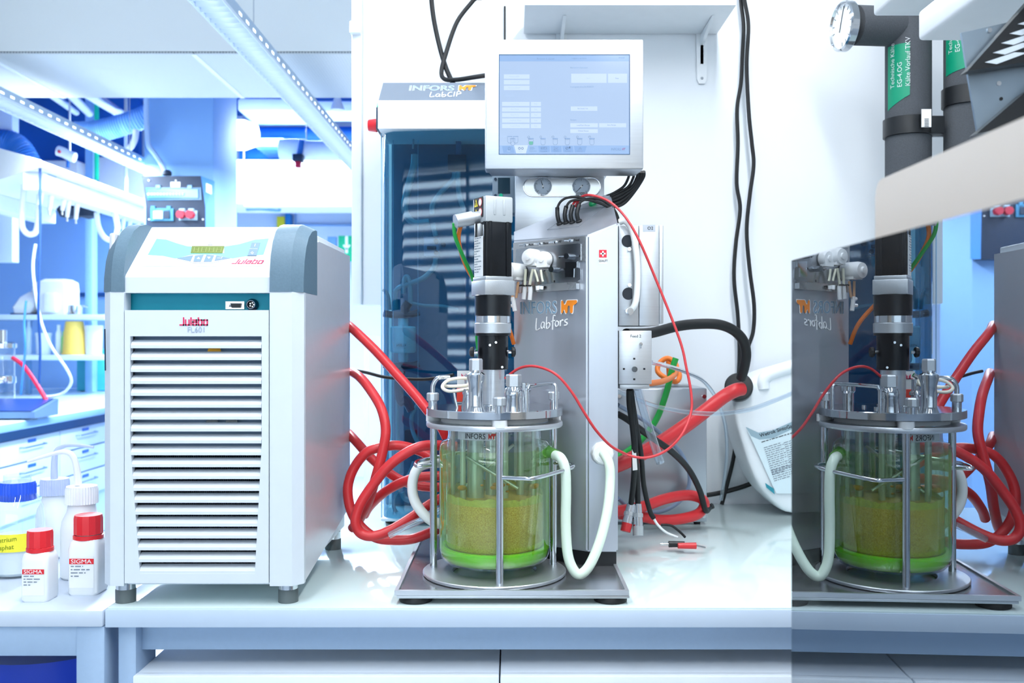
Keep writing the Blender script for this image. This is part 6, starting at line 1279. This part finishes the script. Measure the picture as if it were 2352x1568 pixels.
for i, px_ in enumerate((95, 118, 147, 158, 178, 270, 285, 300, 318)):
    y = 2.575 * F / (CX - px_); ln = (.075, .09, .07, .10, .10, .07, .08, .07, .06)[i]
    tpm = MB().cyl((-2.575, y, 2.145), (-2.585, y, 2.145 - ln), .016, .011, n=12).obj('gas_tap', WHITE, SV); MB().cyl((-2.585, y, 2.145 - ln), (-2.585, y, 2.12 - ln), .006, n=8).obj('tap_nozzle', ALU, tpm)
for L, lb in (([(56, 470), (50, 505), (56, 530), (72, 538), (86, 520), (92, 480)], 'white loop of hose hanging left under the service board'), ([(222, 490), (226, 520), (240, 545), (258, 550), (270, 525), (262, 490)], 'white loop of hose hanging right under the service board')):
    solo(MB().tube([(lambda v: Vector((v.x, v.y, (2.238 if L[0][0] < 100 else 2.142))) if i in (0, 5) else v)(P(x, y, 5.6 if L[0][0] < 100 else 6.1)) for i, (x, y) in enumerate(L)], .017, n=12), 'hose_loop', MILK, lb, 'hose')
for x, w in ((162, 26), (205, 20)):
    c0 = P(x, 482, 6.2); solo(MB().lathe(c0, [(.001, -.06), (.06, -.045), (.085, 0), (.07, .02), (.001, .03)], 20), 'extraction_cap', DBM, 'navy dome hanging under the service board, %s one' % ('left' if x < 180 else 'right'), 'cap', 'navy domes under the service board')
# ducts, pipes, hoses under the services ceiling
DU = mat('duct_white', (226, 238, 252), .45); DKN = mat('duct_navy', (22, 96, 176), .6)
def duct(p, q, r, mt, nm, lb, cat='duct', n=24): return solo(MB().cyl(p, q, r, n=n), nm, mt, lb, cat)
d = thing('ventilation_duct', 'white round ventilation duct hanging near the wall edge', 'duct', P(720, 345, 7.0))
MB().cyl(P(644, 344, 7.0), P(704, 344, 7.0), .078, n=28).obj('end_section', DU, d); MB().cyl(P(704, 346, 7.0), P(960, 350, 7.0), .072, n=28).obj('pipe', DU, d)
MB().tube([P(693, 322, 6.9), P(690, 345, 6.9), P(686, 360, 6.9)], .02, n=10).obj('clamp_arm', DKN, d); MB().box(PX(674, 6.9), PX(697, 6.9), 6.86, 6.94, PZ(372, 6.9), PZ(355, 6.9), .006).obj('clamp_block', DBM, d)
MB().box(PX(680, 6.9), PX(692, 6.9), 6.86, 6.92, PZ(386, 6.9), PZ(372, 6.9), .004).obj('red_valve', mat('socket_red'), d); MB().cyl(P(704, 322, 7.0), P(704, 240, 7.0), .004, n=6).obj('hanger_wire', ALU, d)
duct(P(548, 307, 8.2), P(960, 307, 8.2), .06, DKN, 'dark_duct', 'dark blue duct crossing below the services ceiling')
solo(MB().box(PX(548, 8.4), PX(900, 8.4), 8.4, 8.75, PZ(365, 8.4), PZ(328, 8.4), .01), 'duct_box', mat('duct_blue', (28, 120, 206), .6), 'deep blue rectangular duct above the white canopy', 'duct')
LITF = mat('lit_diffuser', (250, 252, 255), .5, emit=(225, 238, 255), es=2.5)
t = thing('capsule_lamp', 'white capsule-shaped lamp peeping out beside the column', 'lamp', P(520, 310, 6.9))
MB().lathe(P(520, 310, 6.9), [(.09, -.09), (.11, -.05), (.11, .06), (.08, .1), (.001, .11)], 24, M=Matrix.Rotation(math.pi / 2, 4, 'Y') @ Matrix.Scale(2.2, 4, (0, 0, 1)), capb=True).obj('diffuser', LITF, t)
MB().cyl(P(520, 285, 6.9), Vector((P(520, 285, 6.9).x, 6.9, 3.5)), .01, n=8).obj('hanger', ALU, t)
t = thing('ceiling_fixture', 'wide white fixture just below the perforated soffit', 'ceiling fixture', P(640, 245, 7.4))
MB().box(PX(545, 7.4), PX(675, 7.4), 7.4, 7.9, PZ(254, 7.4), PZ(225, 7.4), .02).obj('body', DU, t); MB().lathe(P(600, 258, 7.5), [(.09, 0), (.07, -.03), (.001, -.035)], 20).obj('diffuser', LITF, t); MB().box(PX(675, 7.4), PX(830, 7.4), 7.45, 7.8, PZ(252, 7.4), PZ(228, 7.4), .01).obj('wing', DU, t)
l = area('fixture_light', (PX(640, 7.4), 7.6, PZ(258, 7.4) - .06), (0, 0, 0), 1.0, .4, 110, (.66, .83, 1.0)); l.parent = t; l.matrix_parent_inverse = Matrix.Translation(-t.location)
t = thing('ceiling_grille', 'blue slatted ceiling grille beyond the strip lamp', 'grille', P(620, 290, 8.0))
for i in range(8): MB().box(PX(570, 7.7), PX(650, 7.7), 7.7 + i * .09, 7.75 + i * .09, 2.92, 2.95).obj('slat', mat('slat_blue', (110, 176, 240), .5), t)
t = thing('spot_lamp', 'white cone spot lamp right of the strip lamp', 'lamp', P(775, 235, 6.5))
MB().lathe(P(775, 240, 6.5), [(.05, -.04), (.02, .05), (.015, .08)], 20, capb=True, capt=True).obj('shade', WHITE, t); MB().cyl(P(773, 225, 6.5), Vector((P(762, 180, 6.5).x, 6.5, 3.5)), .012, n=8).obj('arm', DU, t)
CANO = mat('canopy_white', (246, 249, 255), .5)
t = thing('white_canopy', 'broad white canopy hanging across the back room', 'canopy', P(680, 470, 8.0))
MB().box(PX(500, 8.0), PX(980, 8.0), 8.0, 8.6, PZ(468, 8.0), PZ(366, 8.0), .01).obj('fascia', CANO, t)
MB().box(PX(560, 7.9), PX(980, 7.9), 7.9, 8.0, PZ(474, 7.9), PZ(467, 7.9), .004).obj('lower_lip', CANO, t)
for x in (560, 900): MB().cyl(P(x, 366, 8.3), P(x, 120, 8.3), .012, n=8).obj('suspension_rod', ALU, t)
# things on the far wall seen below the canopy
YF2 = 9.25
solo(MB().tube([P(*ip('f2', x, y), 8.3) for x, y in ((100, 1130), (250, 1125), (400, 1125), (430, 1140), (420, 1160), (250, 1145), (110, 1150))], .012, n=8), 'cable_rail', mat('rail_blue', (120, 170, 220), .5), 'pale blue cable rail under the white canopy', 'rail')
t = thing('yellow_box', 'yellow box on the far wall above the chiller', 'box', P(645, 510, YF2)); a = P(*ip('f2', 405, 1310), YF2 - .1); c = P(*ip('f2', 480, 1215), YF2 - .1)
MB().box(a.x, c.x, YF2 - .1, 9.29, a.z - .12, c.z, .004).obj('face', mat('box_yellow', (232, 220, 50), .5), t); MB().box(c.x, c.x + .05, YF2 - .08, 9.29, a.z - .12, c.z + .03, .004).obj('side', mat('box_blue', (40, 130, 200), .5), t)
solo(MB().box(PX(676, YF2), PX(679, YF2), 9.27, 9.298, PZ(520, YF2), PZ(468, YF2)), 'wall_conduit', mat('conduit_blue', (140, 180, 226), .5), 'thin vertical conduit on the far wall', 'conduit')
solo(MB().box(PX(676, YF2), PX(960, YF2), 9.27, 9.298, PZ(518, YF2), PZ(514, YF2)), 'wall_conduit', mat('conduit_blue'), 'thin level conduit on the far wall', 'conduit')
t = thing('exit_sign', 'green emergency exit sign seen past the chiller top', 'sign', P(800, 560, 8.8)); a = P(777, 600, 8.8); c = P(850, 541, 8.8)
MB().box(a.x, c.x, 8.8, 8.84, a.z, c.z, .004).obj('plate', mat('exit_green', (0, 176, 124), .5), t)
SGP = (Vector((0, 8.8, 0)), NY); m = MB(); stroke(m, 'f2', [(1085, 1420), (1085, 1560)], SGP, 6); stroke(m, 'f2', [(1060, 1500), (1085, 1530), (1112, 1500)], SGP, 4, .0012); m.obj('arrow', WINK, t, smooth=False)
MB().cyl(P(815, 541, 8.82), Vector((P(815, 470, 8.82).x, 8.82, 3.5)), .006, n=8).obj('hanger', ALU, t)
solo(MB().box(PX(752, 9.0), PX(772, 9.0), 9.0, 9.05, PZ(575, 9.0), PZ(543, 9.0), .004), 'wall_notice', mat('notice_blue', (120, 170, 230), .5), 'pale blue notice left of the exit sign', 'notice')
# corrugated hose and pipework upper left
path = [P(175, 305, 6.4), P(220, 302, 6.4), P(270, 290, 6.4), P(330, 270, 6.4), P(380, 240, 6.4)]
mm = MB(); 
mm.tube(path, lambda q: .068 + .007 * math.sin(q * 40 * 2 * math.pi), n=18, sub=42)
solo(mm, 'corrugated_duct', mat('corrugated_blue', (150, 200, 250), .45), 'corrugated flexible duct sweeping up beside the column', 'duct')
solo(MB().tube([P(-40, 320, 7.0), P(20, 325, 7.0), P(50, 345, 7.0), P(72, 385, 7.0)], lambda q: .08 + .005 * math.sin(q * 24 * 6.283), n=16, sub=30), 'corrugated_duct', mat('corrugated_navy', (40, 110, 190), .5), 'dark corrugated duct at the far left behind the lamp', 'duct')
G = 'service pipes under the far ceiling'
for i, (xa, ya, xb, yb, r, c_, lb) in enumerate(((100, 205, 175, 258, .025, (230, 240, 255), 'thin white service pipe, leftmost of the far ceiling'), (150, 205, 205, 260, .03, (230, 240, 255), 'white service pipe second from the left'), (175, 200, 300, 275, .035, (236, 244, 255), 'thick white service pipe crossing to the column'), (225, 215, 290, 262, .012, (10, 40, 110), 'thin navy pipe beside the white service pipes'))):
    solo(MB().tube([P(xa, ya, 6.2), P(xb, yb, 7.4)], r, n=12, smooth=False), 'service_pipe', mat('pipe_%d' % c_[0], c_, .4), lb, 'pipe', G)
solo(MB().box(PX(195, 7.9), PX(212, 7.9), 7.9, 8.0, .9, 3.5, .005), 'service_post', mat('post_blue', (150, 196, 244), .5), 'pale vertical service post at the upper left', 'post')
solo(MB().box(PX(216, 7.85), PX(222, 7.85), 7.85, 7.9, PZ(412, 7.85), 3.5, .004), 'green_strip', mat('strip_green', (0, 196, 150), .5), 'green vertical strip beside the pale post', 'strip')
solo(MB().box(PX(-20, 7.0), PX(28, 7.0), 7.0, 7.1, 1.9, 3.5, .005), 'service_post', mat('post_white', (214, 230, 250), .5), 'white vertical post at the far left edge', 'post')
t = thing('warning_beacon', 'white capsule device with red light under the far ceiling', 'beacon', P(155, 350, 6.8))
MB().tube([P(133, 346, 6.8), P(145, 350, 6.8), P(160, 358, 6.8), P(172, 362, 6.8)], .036, n=14).obj('case', WHITE, t); MB().ball(P(136, 348, 6.76), .012).obj('red_light', mat('socket_red'), t); MB().cyl(P(156, 360, 6.8), P(156, 385, 6.8), .012, n=8).obj('cable', DKN, t); MB().cyl(P(160, 356, 6.8), Vector((P(160, 356, 6.8).x, 6.8, 3.5)), .008, n=8).obj('hanger', ALU, t)
solo(MB().tube([P(312, 298, 6.3), P(310, 318, 6.3), P(302, 335, 6.3), P(292, 345, 6.3)], .02, n=12), 'white_pipe_bend', WHITE, 'white curved pipe dropping from the corrugated duct', 'pipe')
solo(MB().box(PX(95, 8.4), PX(178, 8.4), 8.4, 8.6, PZ(420, 8.4), PZ(368, 8.4), .01), 'wall_cabinet', WHITE, 'white cabinet on top of the blue wall', 'cabinet')
solo(MB().box(PX(225, 8.5), PX(330, 8.5), 8.5, 8.62, PZ(470, 8.5), PZ(360, 8.5), .01), 'wall_cabinet', mat('canopy_white'), 'broad white panel beside the green strip', 'panel')
# wall clock, seen only mirrored in the dark door
t = thing('wall_clock', 'round wall clock mirrored in the dark door', 'clock', (-3.05, 9.29, 2.29)); c0 = Vector((-3.08, 9.28, 2.29))
MB().lathe(c0, [(.145, -.01), (.15, .0), (.15, .025), (.138, .03), (.136, .02)], 40, M=Matrix.Rotation(math.pi / 2, 4, 'X')).obj('case', DBM, t); MB().cyl(c0 + NY * .01, c0, .14, n=40).obj('dial', WHITE, t)
for i in range(12): a = math.radians(30 * i); dv = Vector((math.sin(a), 0, math.cos(a))); MB().tube([c0 + dv * .125 + NY * .013, c0 + dv * .10 + NY * .013], .004, n=4, smooth=False).obj('hour_mark', INK, t)
for ln, a in ((.07, 250), (.1, 125)): a = math.radians(a); dv = Vector((math.sin(a), 0, math.cos(a))); MB().tube([c0 - dv * .015 + NY * .016, c0 + dv * ln + NY * .016], .005, n=6, smooth=False).obj('hand', INK, t)
